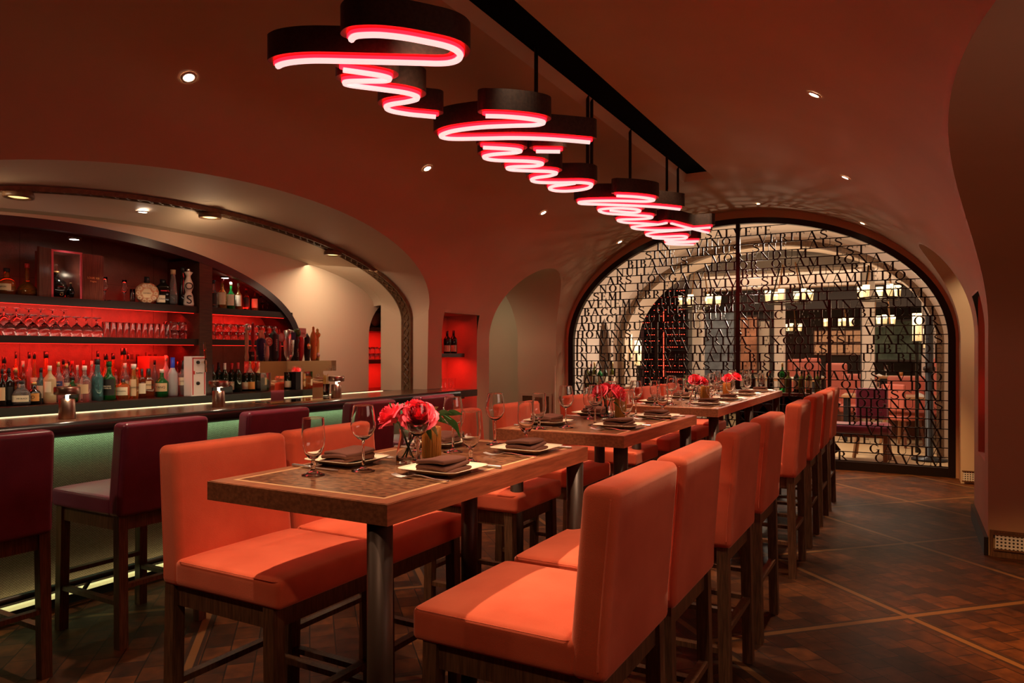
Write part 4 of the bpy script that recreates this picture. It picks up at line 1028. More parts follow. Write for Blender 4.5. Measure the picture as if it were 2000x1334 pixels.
def bouquet(i, specs, sp):
    x, y = VY[i]; Vb = Vector((x, y, Z0))
    for k, (o3, tl, s, lab) in enumerate(specs):
        p = lp(*o3, V=Vb); d = lp(*tl, V=Vector()); rose(tuple(p), tuple(d), f'{lab} red rose on the {vn[i]}', f'roses on the {vn[i]}', tuple(lp(-o3[0] * .3, 0, .012, V=Vb)), 10 * i + k, s)
    for pts, leaves, lab in sp:
        sprig(tuple(Vb), [lp(*p, V=Vb) for p in pts], lab, 'leaf', [(lp(*p, V=Vb), lp(*d, V=Vector()), m_) for p, d, m_ in leaves])
bouquet(1, [((-.045, -.02, .160), (-.5, -.6, .7), 1.15, 'left'), ((-.005, .03, .172), (0, .1, 1), 1.15, 'middle'), ((.060, .0, .150), (.7, -.4, .6), 1.35, 'right, larger')],
        [([(0, 0, .02), (-.02, .02, .15), (-.05, .02, .21)], [((-.03, .02, .18), (-1, 0, .3), 'leaf2'), ((-.04, .02, .19), (-.6, 0, .8), 'leaf2'), ((-.045, .02, .2), (.5, 0, 1), 'leaf2'), ((-.05, -.03, .16), (-.5, -.5, -.7), 'leaf'), ((-.02, -.03, .15), (.2, -.6, -.8), 'leaf')], 'pale sprig left above the roses of the second table'),
         ([(0, 0, .02), (.03, .02, .15), (.06, .02, .20)], [((.04, .02, .17), (.9, 0, .5), 'leaf2'), ((.05, .02, .18), (.4, 0, 1), 'leaf'), ((.03, -.03, .10), (.6, -.4, -.3), 'leaf')], 'dark sprig between the roses of the second table')])
bouquet(2, [((-.005, 0, .165), (-.1, -.6, .8), 1.35, 'left'), ((.055, .01, .155), (.5, -.4, .8), 1.15, 'right')],
        [([(0, 0, .02), (-.04, .02, .14), (-.09, .0, .20)], [((-.06, 0, .17), (-1, 0, .3), 'leaf'), ((-.07, 0, .18), (-.5, 0, .9), 'leaf'), ((-.05, 0, .15), (-.8, -.3, -.2), 'leaf'), ((-.08, 0, .19), (.2, 0, 1), 'leaf')], 'bright green sprig left of the roses on the third table')])
bouquet(3, [((-.035, 0, .150), (-.4, -.5, .8), 1.2, 'left'), ((.040, .0, .160), (.4, -.4, .8), 1.25, 'right')],
        [([(0, 0, .02), (.0, .02, .15), (.01, .0, .20)], [((0, 0, .18), (-.9, 0, 1), 'leaf2'), ((0, 0, .18), (.3, 0, 1), 'leaf'), ((.01, 0, .19), (.8, 0, .9), 'leaf2')], 'spiky sprig above the roses of the last table')])

# ------------------------------------------------------------------ the hanging neon words
ZN = 2.755
def c3(x, y): return (500 + x / 4.348, y / 4.348)
def c4(x, y): return (820 + x / 3.3333, 160 + y / 3.3333)
ST = {
 'I': [c3(*p) for p in [(808, 315), (835, 288), (900, 276), (1050, 274), (1250, 295), (1450, 332), (1600, 365), (1690, 400), (1735, 445), (1715, 485), (1650, 510), (1550, 518), (1400, 514), (1100, 506), (850, 500), (600, 494), (450, 495), (320, 505), (230, 522), (183, 543)]],
 'n': [c3(*p) for p in [(740, 573), (930, 600), (1060, 622), (1130, 645), (1100, 665), (950, 668), (800, 672), (755, 684), (800, 704), (1050, 737), (1250, 765), (1355, 795), (1365, 822), (1290, 845), (1150, 868), (1105, 893), (1150, 925), (1300, 952), (1430, 965), (1525, 974)]],
 'V': [c4(*p) for p in [(428, 208), (560, 212), (700, 225), (790, 242), (800, 257), (740, 268), (600, 272), (400, 282), (230, 304), (148, 330), (145, 348), (220, 358), (400, 356), (600, 352), (800, 357), (950, 367), (1105, 381)]],
 'dot': [c4(*p) for p in [(757, 440), (912, 442)]],
 'ino': [c4(*p) for p in [(412, 415), (520, 420), (620, 428), (655, 440), (610, 450), (480, 460), (420, 475), (440, 491), (520, 500), (680, 504), (770, 512), (795, 526), (740, 537), (620, 541), (570, 550), (600, 562), (720, 568), (840, 572), (888, 584), (850, 600), (760, 613), (728, 630), (770, 643), (900, 646), (1050, 645), (1115, 656), (1105, 678), (1050, 692), (960, 701), (880, 698), (845, 685), (875, 668), (960, 657), (1010, 649)]],
 'Ve': [c4(*p) for p in [(1282, 732), (1400, 738), (1495, 750), (1522, 762), (1460, 769), (1300, 765), (1130, 766), (1045, 773), (1055, 784), (1200, 789), (1400, 797), (1550, 806), (1692, 821)]],
 'er': [c4(*p) for p in [(1240, 829), (1380, 842), (1432, 834), (1400, 820), (1290, 813), (1190, 819), (1168, 832), (1220, 848), (1360, 857), (1490, 866), (1505, 878), (1420, 885), (1310, 888), (1292, 897), (1340, 908), (1450, 913), (1545, 920)]],
 'it': [(1303 - .5, 433), (1286, 436), (1256, 438.5), (1235, 441), (1240, 444.5), (1262, 446.5), (1290, 447.2), (1330, 446.2), (1360, 444), (1388, 442)],
 'bar': [(1311, 434), (1345, 443), (1383, 452.5)],
 'a': [(1350, 445.5), (1310, 449), (1280, 451.5), (1263, 455.5), (1268, 459), (1290, 460), (1330, 458.5), (1341, 461), (1336, 463.5), (1305, 464.5), (1278, 463), (1275, 460.5)],
 's': [(1340, 464), (1305, 466), (1302, 468.5), (1330, 469.5), (1363, 469), (1340, 471.5), (1306, 472.5), (1303, 474.5), (1325, 476), (1355, 476)],
}
def catmull(P, k=6):
    out = []; n = len(P)
    for i in range(n - 1):
        p0, p1, p2, p3 = P[max(i - 1, 0)], P[i], P[i + 1], P[min(i + 2, n - 1)]
        for j in range(k):
            t = j / k; out.append(tuple(.5 * (2 * p1[a] + (p2[a] - p0[a]) * t + (2 * p0[a] - 5 * p1[a] + 4 * p2[a] - p3[a]) * t * t + (3 * p1[a] - p0[a] - 3 * p2[a] + p3[a]) * t ** 3) for a in range(2)))
    out.append(P[-1]); return out
def ribbon(mb, path, hw, z0, z1, cap=8):
    """closed ribbon box around a plan path with round ends"""
    P = [Vector((p[0], p[1], 0)) for p in path]; n = len(P); Lf, Rt = [], []
    for i in range(n):
        t = (P[min(i + 1, n - 1)] - P[max(i - 1, 0)]).normalized(); s = Vector((-t.y, t.x, 0)); Lf.append(P[i] + s * hw); Rt.append(P[i] - s * hw)
    t0 = (P[0] - P[1]).normalized(); t1 = (P[-1] - P[-2]).normalized()
    def capf(c, t):
        s = Vector((-t.y, t.x, 0)); return [c + s * hw * math.cos(PI * k / cap) + t * hw * math.sin(PI * k / cap) for k in range(cap + 1)]
    c1 = capf(P[-1], t1); c0 = capf(P[0], t0)
    # top and bottom strips
    for z, flip in ((z0, True), (z1, False)):
        A = [mb.b.verts.new((p.x, p.y, z)) for p in Lf]; B = [mb.b.verts.new((p.x, p.y, z)) for p in Rt]
        for i in range(n - 1):
            f = (A[i], B[i], B[i + 1], A[i + 1]); mb.b.faces.new(f if not flip else f[::-1])
        for cc in (c1, c0): 
            vv = [mb.b.verts.new((p.x, p.y, z)) for p in cc]; mb.b.faces.new(vv if flip else vv[::-1])
    for side in (Lf, Rt, c1, c0): mb.grid([[(p.x, p.y, z0) for p in side], [(p.x, p.y, z1) for p in side]])
words = [('neon_word', 'first hanging neon word in red script, nearest the camera', ['I', 'n'], [2.40, 2.86, 3.30]), ('neon_word', 'second hanging neon word in red script, over the second table', ['V', 'dot', 'ino'], [3.98, 4.75, 5.18]),
         ('neon_word', 'third and longest hanging neon word, over the gate end', ['Ve', 'er', 'it', 'bar', 'a', 's'], [5.95, 6.58, 7.42])]
for nm, lab, keys, rods in words:
    t = thing(nm, (CX, 0, ZN), lab, 'neon sign', 'red neon words hung from the ceiling slot')
    allp = []
    for kx, key in enumerate(keys):
        raw = [onZ(px, py, ZN)[:2] for px, py in ST[key]]
        path = [(p[0] - CX, p[1]) for p in catmull(raw, 6)]; allp += path
        hz = .115
        o_ = MB(); ribbon(o_, path, .044, .010 + kx * .0005, .010 + hz + kx * .0005); ch = o_.build('letter_channel', 'sign_metal', t, normals=False)
        o_ = MB(); ribbon(o_, path, .0168, -.004, .012 + kx * .0003); o_.build('neon_rim', 'neon_rim', ch, normals=False)
        o_ = MB(); o_.tube([(p[0], p[1], -.010) for p in path], .0142, 8); o_.build('neon_tube', 'neon', ch, smooth=True)
    for ry in rods:
        # each rod lands on the nearest stroke point
        p = min([q for q in allp if abs(q[0]) < .13], key=lambda q: abs(q[1] - ry))
        mb = MB(); mb.tube([(p[0], p[1], .10), (p[0], p[1], zt + .07 - ZN)], .013, 12); mb.build('hanging_rod', 'black_metal', t, smooth=True)
# ------------------------------------------------------------------ the lettered gate
TH, TN = .15, .043
def g_rect(x0, x1, y0, y1): return [[(x0, y0), (x1, y0), (x1, y1), (x0, y1)]]
def g_stem(x, top=True, bot=True, T=TH):
    q = g_rect(x - T / 2, x + T / 2, 0, 1)
    if top: q += g_rect(x - T * .95, x + T * .95, 1 - TN, 1)
    if bot: q += g_rect(x - T * .95, x + T * .95, 0, TN)
    return q
def g_line(x0, y0, x1, y1, w_): return [[(x0 - w_ / 2, y0), (x0 + w_ / 2, y0), (x1 + w_ / 2, y1), (x1 - w_ / 2, y1)]]
def g_arc(cx, cy, rx, ry, a0, a1, tx=TH * 1.1, ty=TN, n=14):
    q = []
    for i in range(n):
        p = []
        for k in (i, i + 1):
            a = math.radians(a0 + (a1 - a0) * k / n); p.append(((cx + rx * math.cos(a), cy + ry * math.sin(a)), (cx + (rx - tx) * math.cos(a), cy + (ry - ty) * math.sin(a))))
        q.append([p[0][0], p[1][0], p[1][1], p[0][1]])
    return q
def g_path(pts, ws):
    q = []
    for (a, b_, w0, w1) in zip(pts, pts[1:], ws, ws[1:]):
        d = Vector((b_[0] - a[0], b_[1] - a[1])); n = Vector((-d.y, d.x)).normalized()
        q.append([(a[0] + n.x * w0 / 2, a[1] + n.y * w0 / 2), (a[0] - n.x * w0 / 2, a[1] - n.y * w0 / 2), (b_[0] - n.x * w1 / 2, b_[1] - n.y * w1 / 2), (b_[0] + n.x * w1 / 2, b_[1] + n.y * w1 / 2)])
    return q
def g_ser(x, y0=1 - TN, w_=.09): return g_rect(x - w_, x + w_, y0, y0 + TN)
def S_glyph():
    P = catmull([(.62, .82), (.50, .955), (.32, .965), (.16, .84), (.20, .66), (.42, .51), (.62, .36), (.64, .16), (.46, .035), (.24, .045), (.10, .20)], 5); n = len(P); W_ = [TN + (TH - TN) * math.sin(PI * i / (n - 1)) ** 2.0 for i in range(n)]
    return g_path(P, W_) + g_rect(.60, .64, .74, .99) + g_rect(.08, .12, .01, .26)
GL = {
 'A': (.92, lambda: g_line(.14, 0, .45, 1, TN * 1.3) + g_line(.78, 0, .45, 1, TH * 1.1) + g_rect(.27, .64, .30, .30 + TN) + g_ser(.14, 0) + g_ser(.78, 0, .13)),
 'B': (.74, lambda: g_stem(.18) + g_rect(.1, .40, 1 - TN, 1) + g_rect(.1, .42, 0, TN) + g_rect(.2, .4, .51, .51 + TN) + g_arc(.38, .755, .24, .245, -90, 90) + g_arc(.40, .265, .29, .265, -90, 90)),
 'C': (.86, lambda: g_arc(.47, .5, .41, .5, 42, 318) + g_rect(.74, .78, .68, .98) + g_path([(.77, .20), (.70, .10)], [.03, .03])),
 'D': (.92, lambda: g_stem(.18) + g_rect(.1, .45, 1 - TN, 1) + g_rect(.1, .45, 0, TN) + g_arc(.42, .5, .44, .5, -90, 90)),
 'E': (.70, lambda: g_stem(.18) + g_rect(.1, .60, 1 - TN, 1) + g_rect(.1, .64, 0, TN) + g_rect(.2, .5, .50, .50 + TN) + g_rect(.57, .60, .76, 1) + g_rect(.61, .645, 0, .25) + g_rect(.47, .50, .40, .63)),
 'F': (.66, lambda: g_stem(.18) + g_rect(.1, .60, 1 - TN, 1) + g_rect(.2, .5, .50, .50 + TN) + g_rect(.57, .60, .76, 1) + g_rect(.47, .50, .40, .63)),
 'G': (.92, lambda: g_arc(.47, .5, .41, .5, 45, 318) + g_rect(.72, .76, .68, .98) + g_rect(.70, .70 + TH, .05, .42) + g_rect(.60, .90, .40, .44)),
 'H': (.90, lambda: g_stem(.18) + g_stem(.72) + g_rect(.2, .7, .49, .49 + TN)),
 'I': (.36, lambda: g_stem(.18)),
 'L': (.66, lambda: g_stem(.18) + g_rect(.1, .60, 0, TN) + g_rect(.57, .605, 0, .26)),
 'M': (1.06, lambda: g_line(.16, 0, .18, 1, TN) + g_line(.18, 1, .52, .0, TH * 1.05) + g_line(.52, 0, .84, 1, TN) + g_stem(.87, T=TH) + g_ser(.15, 0) + g_ser(.16)),
 'N': (.94, lambda: g_line(.17, 0, .17, 1, TN) + g_line(.77, 0, .77, 1, TN) + g_line(.17, 1, .77, 0, TH * 1.1) + g_ser(.17, 0) + g_ser(.14) + g_ser(.77)),
 'O': (.96, lambda: g_arc(.48, .5, .42, .5, 0, 360, n=26)),
 'P': (.70, lambda: g_stem(.18) + g_rect(.1, .40, 1 - TN, 1) + g_rect(.2, .4, .47, .47 + TN) + g_arc(.38, .735, .27, .265, -90, 90)),
 'Q': (.96, lambda: g_arc(.48, .52, .42, .48, 0, 360, n=26) + g_path([(.45, .08), (.65, -.0), (.95, .02)], [.03, .10, .03])),
 'R': (.84, lambda: g_stem(.18) + g_rect(.1, .40, 1 - TN, 1) + g_rect(.2, .4, .47, .47 + TN) + g_arc(.38, .735, .26, .265, -90, 90) + g_line(.76, 0, .38, .49, TH) + g_ser(.78, 0)),
 'S': (.74, S_glyph),
 'T': (.82, lambda: g_stem(.41, top=False) + g_rect(.06, .76, 1 - TN, 1) + g_rect(.06, .095, .76, 1) + g_rect(.725, .76, .76, 1)),
 'U': (.92, lambda: g_rect(.12, .12 + TH, .3, 1) + g_ser(.18) + g_rect(.74, .74 + TN, .3, 1) + g_ser(.75) + g_arc(.45, .31, .33, .31, 180, 270, n=8) + g_arc(.45, .31, .33, .31, 270, 360, tx=TN, n=8)),
 'V': (.90, lambda: g_line(.45, 0, .13, 1, TH * 1.1) + g_line(.45, 0, .76, 1, TN * 1.3) + g_ser(.13, w_=.12) + g_ser(.77)),
 'X': (.88, lambda: g_line(.76, 0, .14, 1, TH * 1.1) + g_line(.12, 0, .74, 1, TN) + g_ser(.14) + g_ser(.74) + g_ser(.12, 0) + g_ser(.76, 0)),
}
GLQ = {k: (w_, f()) for k, (w_, f) in GL.items()}
ROWS = ['SALVETE', 'IN VINO VERITAS', 'SINE VIRTUS SINE LAUS', 'BIBAMUS MORIENDUM EST', 'NULLA VIT MELIOR QUAM BONA', 'ARS LONGA VITA BREVIS VINARIUM', 'NON UT EDAM VIVO SED VIVAM EDO', 'SEMI EBRIUS PROFUSO PECUNIA EST',
        'VENEMA BIBERE BENE VIVIT CAVUM', 'BACCHUS ORE FORMOSA EST VINA SUNT', 'DULCIA SUI CUIQUE NUNC EST BIBENDUM', 'ADEUNDUM BONUM VINUM LAETIFICAT COR', 'HOMINIS VIAM PRAEBET GAUDIA VINALIA', 'IN VENTAS IAM PRIVA EXCOLESSE PARTES',
        'DUM VIVIMUS VIVAMUS TEMPES E BIBENDE', 'IN SPIRITU VERITATE BIS VIVIT QUI BENE', 'QUAM BENE VIVAS REFERT NON QUAM DIU', 'HOC HABEBIT IN NUNC CO BIBAMUS VINO', 'SALVETE DULCIA SUI BIBENDUM QUAM DIU', 'VENTAS BACCHUS BONUM LAUS VOBISCUM', 'NULLA VITA MELIOR AD DIGNUMS',
        'QUAM BONA VINA NUNC BIBENDUM', 'ARS LONGA VITA BREVIS EST BIBENDUM', 'NON UT EDAM VIVO VITIA VINALIA', 'SEMI EBRIUS ADEUNDUM', 'IN VINO VERITAS PRAEBET GAUDIA', 'SINE VIRTUS SINE LAUS COR CAVUM']
GY = 9.80
gate = thing('lettered_gate', (CX, GY, 0), 'arched black metal gate of Latin capital letters in rows', 'gate')
ai, ti_ = GA - .075, GT - .075
def gx(z):   # inner half width of the frame at a height
    if z <= 1.6: return ai
    t = (z - 1.6) / (ti_ - 1.6); return ai * math.sqrt(max(0, 1 - t * t))
mb = MB()
o_, i_ = gate_prof(GA, GT, 72), gate_prof(ai, ti_, 72)
mb.grid([[(x - CX, -.04, z) for x, z in o_], [(x - CX, -.04, z) for x, z in i_], [(x - CX, .04, z) for x, z in i_], [(x - CX, .04, z) for x, z in o_], [(x - CX, -.04, z) for x, z in o_]])
mb.build('arch_frame', 'black_metal', gate, smooth=True, angle=30)
mb = MB(); mb.box(-ai, ai, -.035, .035, .0, .105); mb.build('bottom_rail', 'black_metal', gate, bevel=.004)
mb = MB(); mb.box(-.026, .026, -.022, .022, .105, ti_); mb.build('center_post', 'black_metal', gate, bevel=.002)
DX, DZ = 1.12, 2.125
for s in (-1, 1):
    mb = MB(); mb.box(s * DX - .020, s * DX + .020, -.020, .020, .105, DZ); mb.build('door_post', 'black_metal', gate, bevel=.002)
pitch = .1112; ztop = 3.118
tk, lk = .010, .012
for r, txt in enumerate(ROWS):
    zb_ = ztop - pitch * (r + 1); zc = zb_ + pitch * (.92 if zb_ > 1.5 else .5)
    hw = min(gx(zb_ + pitch * .93), ai) - .03
    if r == 0: hw = .56
    if r == 1: hw = 1.12
    if r == 2: hw -= .05
    wd = txt.split(' '); sc = pitch - .006
    W1 = [sum(GLQ[c][0] * 1.04 + .12 for c in x_) for x_ in wd]; nsp = len(wd) - 1; tot = sum(W1) * sc
    minsp = .85 * sc * nsp; avail = 2 * hw; xs = 1.0
    stretch = 1.30
    xs = min(stretch, (avail - minsp) / tot); sp = (avail - tot * xs) / nsp if nsp else 0
    if nsp and sp > .5: sp = .5
    total = tot * xs + sp * nsp; x = -total / 2 if (nsp and sp < .5) or not nsp else hw - total
    m_ = MB()
    for wi, wword in enumerate(wd):
        for ch in wword:
            gw, qs = GLQ[ch]
            if 1:
                for q in qs:
                    pts = [(x + u * sc * xs, zb_ + .003 + v * sc) for u, v in q]
                    a = [m_.b.verts.new((px, -lk, pz)) for px, pz in pts]; b_ = [m_.b.verts.new((px, lk, pz)) for px, pz in pts]
                    m_.b.faces.new(a); m_.b.faces.new(b_[::-1])
                    for k in range(4): m_.b.faces.new((a[k], b_[k], b_[(k + 1) % 4], a[(k + 1) % 4]))
            x += (gw * 1.04 + .12) * sc * xs
        x += sp
    hwb = gx(zb_) if zb_ > .1 else ai
    m_.box(-hwb, hwb, -tk, tk, zb_ - .005, zb_ + .005)
    if r == 0: m_.box(-gx(ztop), gx(ztop), -tk, tk, ztop - .004, ztop + .003)
    o = m_.build('lettered_row', 'black_metal', gate)
    if txt in ('SALVETE', 'IN VINO VERITAS'): o['label'] = f'row of metal letters reading {txt}'

# ------------------------------------------------------------------ the second dining room behind the gate
FE = 21.0
mb = MB(); mb.box(-8, 5, 9.84, FE, -.06, 0); m_floor2 = mat('far_plank_floor', (.42, .28, .14), .45, noise=((.55, .38, .20), 3, (1, 14, 1)))
struct(mb.build('floor_far', m_floor2))
for side in (-1, 1):
    rows = []
    for i in range(13):
        yy = 9.97 + (11.7 - 9.97) * i / 12; rows.append([(vq(-1 + 2 * k / 60, side)[0], yy, vq(-1 + 2 * k / 60, side)[1]) for k in range(61)])
    mb = MB(); mb.grid(rows); struct(mb.build('wall_far_' + ('left' if side < 0 else 'right'), 'plaster3', smooth=True, angle=60))
po = gate_prof(VA + .01, VS + VB + .01, 60); pr_ = gate_prof(2.36, 3.16, 60); pr2 = gate_prof(2.33, 3.13, 60)
mb = MB(); mb.grid([[(x, 11.70, z) for x, z in po], [(x, 11.70, z) for x, z in pr_]]); struct(mb.build('wall_ring', 'plaster3'))
mb = MB(); mb.grid([[(x, 11.69, z) for x, z in gate_prof(2.42, 3.22, 60)], [(x, 11.66, z) for x, z in gate_prof(2.40, 3.20, 60)], [(x, 11.66, z) for x, z in pr2], [(x, 11.80, z) for x, z in pr2]]); struct(mb.build('trim_3', 'carved', smooth=True, angle=30))
mb = MB(); mb.grid([[(x, 11.75, z) for x, z in pr_], [(x, 12.6, z) for x, z in pr_]]); struct(mb.build('wall_ring_soffit', 'plaster3', smooth=True, angle=40))
mb = MB(); mb.grid([[(x, 12.6, z) for x, z in pr_], [(CX + (x - CX) * 3.0, 12.6, z * 1.3) for x, z in pr_]]); struct(mb.build('wall_ring_back', 'dark'))
mb = MB(); mb.box(-8, 5, 12.6, FE, 3.06, 3.16); struct(mb.build('ceiling_far', 'greyceil'))
mb = MB(); mb.box(-8, 5, FE, FE + .1, 0, 3.2); struct(mb.build('wall_far_end', 'dark'))
mb = MB(); mb.box(-8.1, -8, 12.6, FE, 0, 3.2); mb.box(5, 5.1, 12.6, FE, 0, 3.2); struct(mb.build('wall_far_sides', 'plaster3'))
mb = MB(); mb.box(-8, 5, 14.6, 14.9, 2.72, 3.06); struct(mb.build('ceiling_beam', 'plaster3'))
mb = MB(); mb.box(-8, 5, 17.4, 17.7, 2.45, 3.06); struct(mb.build('ceiling_dark_beam', 'dark'))
# white pillars
for px, y, w_, lab in ((1359, 14.7, .30, 'wide pale pillar beside the red lit wine rack'), (1523, 15.2, .18, 'slim pale pillar in the middle of the far dining room'), (1696, 14.2, .20, 'slim pale pillar right of centre in the far dining room')):
    x = zY(px, 690, y)[0]; t = thing('pillar', (x, y, 0), lab, 'pillar', 'pale pillars of the far dining room')
    mb = MB(); mb.box(-w_ / 2, w_ / 2, -.12, .12, 0, 2.98); mb.build('shaft', 'plaster3', t, bevel=.01)
    mb = MB(); mb.box(-w_ / 2 - .05, w_ / 2 + .05, -.17, .17, 2.98, 3.06); mb.build('capital', 'plaster3', t, bevel=.01)
    mb = MB(); mb.box(-w_ / 2 - .02, -w_ / 2 - .004, -.14, .14, 0, 2.9); mb.build('edge_strip', 'dark', t)
# wine rack with red lights
t = thing('wine_rack', (zY(1297, 690, 14.2)[0], 14.2, 0), 'tall dark wine rack dotted with small red lights', 'wine rack')
mb = MB(); mb.box(-.52, .52, .12, .2, 0, 2.75); mb.box(-.52, -.48, -.1, .12, 0, 2.75); mb.box(.48, .52, -.1, .12, 0, 2.75)
for k in range(20): mb.box(-.48, .48, -.1, .12, .25 + k * .125, .262 + k * .125)
mb.build('rack_frame', 'cap_black', t)
mb = MB(); rnd = random.Random(3)
for k in range(20):
    for j in range(20):
        if rnd.random() < .72:
            x, z = -.45 + j * .047, .30 + k * .125; mb.lathe([(0, 0), (.013, 0), (.013, .01), (0, .01)], 8, (x, -.11, z + .02))
o = mb.build('bottle_lights', 'red_dot', t); o['kind'] = 'stuff'
mb = MB(); mb.box(.02, .035, -.125, -.115, .2, 2.3); mb.build('light_column', 'red_dot', t)
t = thing('wine_tower', (zY(1233, 690, 13.2)[0], 13.2, 0), 'narrow dark wine tower lit by red rows, left of the big rack', 'wine rack')
mb = MB(); mb.box(-.22, .22, -.1, .1, 0, 1.95); mb.build('rack_frame', 'cap_black', t)
mb = MB()
for k in range(7): mb.box(-.12, .12, -.115, -.101, 1.1 + k * .13, 1.115 + k * .13)
mb.build('light_rows', 'strip_red', t)
# lean carved rib on the left wall behind the gate
t = thing('carved_wall_rib', (0, 0, 0), 'carved bronze rib curving up the pale wall behind the gate', 'molding')
mb = MB(); rows = []
for k in range(26):
    z = k * .1; x0, y0, _ = zY(1181 if z < 1.5 else 1181 - (z - 1.5) ** 2 * 42, 690, 11.1)
    if z > 2.4: break
    x0 += 0; rows.append([(x0 - .11, y0, z), (x0 - .08, y0 - .05, z), (x0 + .08, y0 - .05, z), (x0 + .11, y0, z)])
mb.grid(rows); mb.build('rib_body', 'carved', t, smooth=True, angle=40)
# candle-like column lamps
for px, py, y, h, lab in ((1228, 640, 12.2, .55, 'left frosted cylinder lamp beside the narrow wine tower'), (1246, 665, 12.0, .45, 'right frosted cylinder lamp beside the narrow wine tower'), (1791, 612, 12.0, .42, 'frosted cylinder lamp high at the right behind the gate'), (1813, 642, 12.1, .3, 'shorter frosted cylinder lamp at the right behind the gate')):
    x, _, z = zY(px, py, y); t = thing('cylinder_lamp', (x, y, z - h), lab, 'lamp', 'frosted cylinder lamps behind the gate')
    mb = MB(); mb.lathe([(0, 0), (.06, 0), (.06, h * .6), (0, h * .6)], 16); mb.build('lower_glass', 'shade_soft', t, smooth=True)
    mb = MB(); mb.lathe([(0, h * .6), (.062, h * .6), (.062, h), (0, h)], 16); mb.build('upper_glass', 'shade_glow', t, smooth=True)
    mb = MB(); mb.lathe([(.025, -(z - h)), (.025, 0), (.075, 0), (.075, .015), (0, .015)], 14); mb.build('lamp_stand', 'cap_black', t, smooth=True)
# chandeliers
def chandelier(px, py, y, R, label, n=6):
    x, _, z = zY(px, py, y); t = thing('chandelier', (x, y, z), label, 'chandelier', 'wheel chandeliers of the far dining room')
    mb = MB()
    for zz, rr in ((-.10, R), (-.13, R)): mb.tube([(rr * math.cos(2 * PI * k / 32), rr * math.sin(2 * PI * k / 32), zz) for k in range(32)], .014, 6, closed=True)
    mb.build('ring', 'black_metal', t, smooth=True)
    mb = MB(); mb.box(-.18, .18, -.18, .18, .62, .66); mb.tube([(0, 0, .62), (0, 0, 3.05 - z)], .012, 6); mb.build('hanging_frame', 'black_metal', t)
    for k in range(4):
        a = PI / 4 + k * PI / 2; mb = MB(); mb.bar((.16 * math.cos(a), .16 * math.sin(a), .62), (R * math.cos(a), R * math.sin(a), -.1), .018); mb.build('strut', 'tan_wood' if k % 2 else 'black_metal', t)
    for k in range(n):
        a = 2 * PI * k / n + .3; c = (R * math.cos(a), R * math.sin(a), -.09)
        mb = MB(); mb.lathe([(0, 0), (.040, 0), (.050, .11)], 14, c, caps=False); lo_ = mb.build('lamp_glass', 'shade_soft', t, smooth=True)
        mb = MB(); mb.lathe([(.050, .11), (.055, .19), (0, .19)], 14, c, caps=False); mb.build('upper_glass', 'shade_glow', lo_, smooth=True)
    light('POINT', (x, y, z - .25), 9, (1, .68, .38), size=.15, name='chandelier_light')
chandelier(1366, 588, 13.4, .34, 'left wheel chandelier seen through the gate'); chandelier(1541, 578, 13.6, .36, 'middle wheel chandelier seen through the gate'); chandelier(1716, 570, 12.9, .28, 'right wheel chandelier seen through the gate', 5)
chandelier(1636, 630, 18.2, .30, 'small distant chandelier right of the middle pillar', 5); chandelier(1542, 640, 19.4, .25, 'small distant chandelier between the pillars', 4); chandelier(1722, 625, 17.0, .22, 'small distant chandelier by the right pillar', 4)
# glowing windows and art on the far wall
for (p0, p1, q0, q1, y, lab) in ((1590, 1682, 668, 652 - 5, 20.9, 'upper glowing amber window on the far wall'), (1590, 1682, 692, 672, 20.9, 'lower glowing amber window on the far wall'), (1440, 1475, 720, 668, 19.5, 'red lit arched opening left of the middle pillar')):
    xa, xb = zY(p0, 690, y)[0], zY(p1, 690, y)[0]; za, zb2 = zY(p0, q0, y)[2], zY(p0, q1, y)[2]
    t = thing('glowing_window', ((xa + xb) / 2, y - .02, za), lab, 'window', 'glowing windows of the far wall'); hw = (xb - xa) / 2; H_ = zb2 - za
    mb = MB(); mb.box(-hw, hw, -.01, .01, 0, H_); mb.build('pane', 'brickglow' if y > 20 else 'strip_red', t)
    mb = MB()
    for k in range(7): xx = -hw + 2 * hw * k / 6; mb.box(xx - .015, xx + .015, -.03, -.01, 0, H_)
    mb.box(-hw, hw, -.03, -.01, -.03, 0); mb.box(-hw, hw, -.03, -.01, H_, H_ + .03); mb.build('window_bars', 'mahog', t)
for px, y, w_, h, z, col, lab in ((1400, 17.0, .8, 1.5, .9, (.16, .18, .20), 'grey painting with red flecks on the far left wall'), (1440, 17.3, .9, 1.3, 1.0, (.30, .12, .06), 'brown painting beside the grey one'), (1760, 19.0, 1.2, .9, 1.3, (.05, .07, .05), 'dark green picture on the far right wall'), (1745, 20.5, .6, .5, 1.7, (.45, .35, .30), 'small pale picture high on the far right wall')):
    x = zY(px, 690, y)[0]; t = thing('wall_painting', (x, y, z), lab, 'painting', 'pictures in the far dining room')
    mb = MB(); mb.box(-w_ / 2, w_ / 2, -.01, .02, 0, h); mb.build('canvas', mat('painting_pigment', col, .7, noise=(tuple(min(1, c * 2.4 + .03) for c in col), 3, (1, 1, 1))), t)
    mb = MB()
    for a in ((-w_ / 2 - .04, -w_ / 2, 0, h), (w_ / 2, w_ / 2 + .04, 0, h), (-w_ / 2 - .04, w_ / 2 + .04, -.04, 0), (-w_ / 2 - .04, w_ / 2 + .04, h, h + .04)): mb.box(a[0], a[1], -.03, .02, a[2], a[3])
    mb.build('picture_frame', 'dark_wood', t)
x1_, x2_ = zY(1380, 690, 17.6)[0], zY(1512, 690, 17.6)[0]
mb = MB(); mb.box(x1_ - .3, x2_, 17.6, 17.7, 0, 2.45); struct(mb.build('wall_partition', 'dark'))
mb = MB(); mb.box(x2_ - .75, x2_ - .1, 17.5, 17.6, 0, 2.2); struct(mb.build('wall_partition_panel', 'plaster2'))
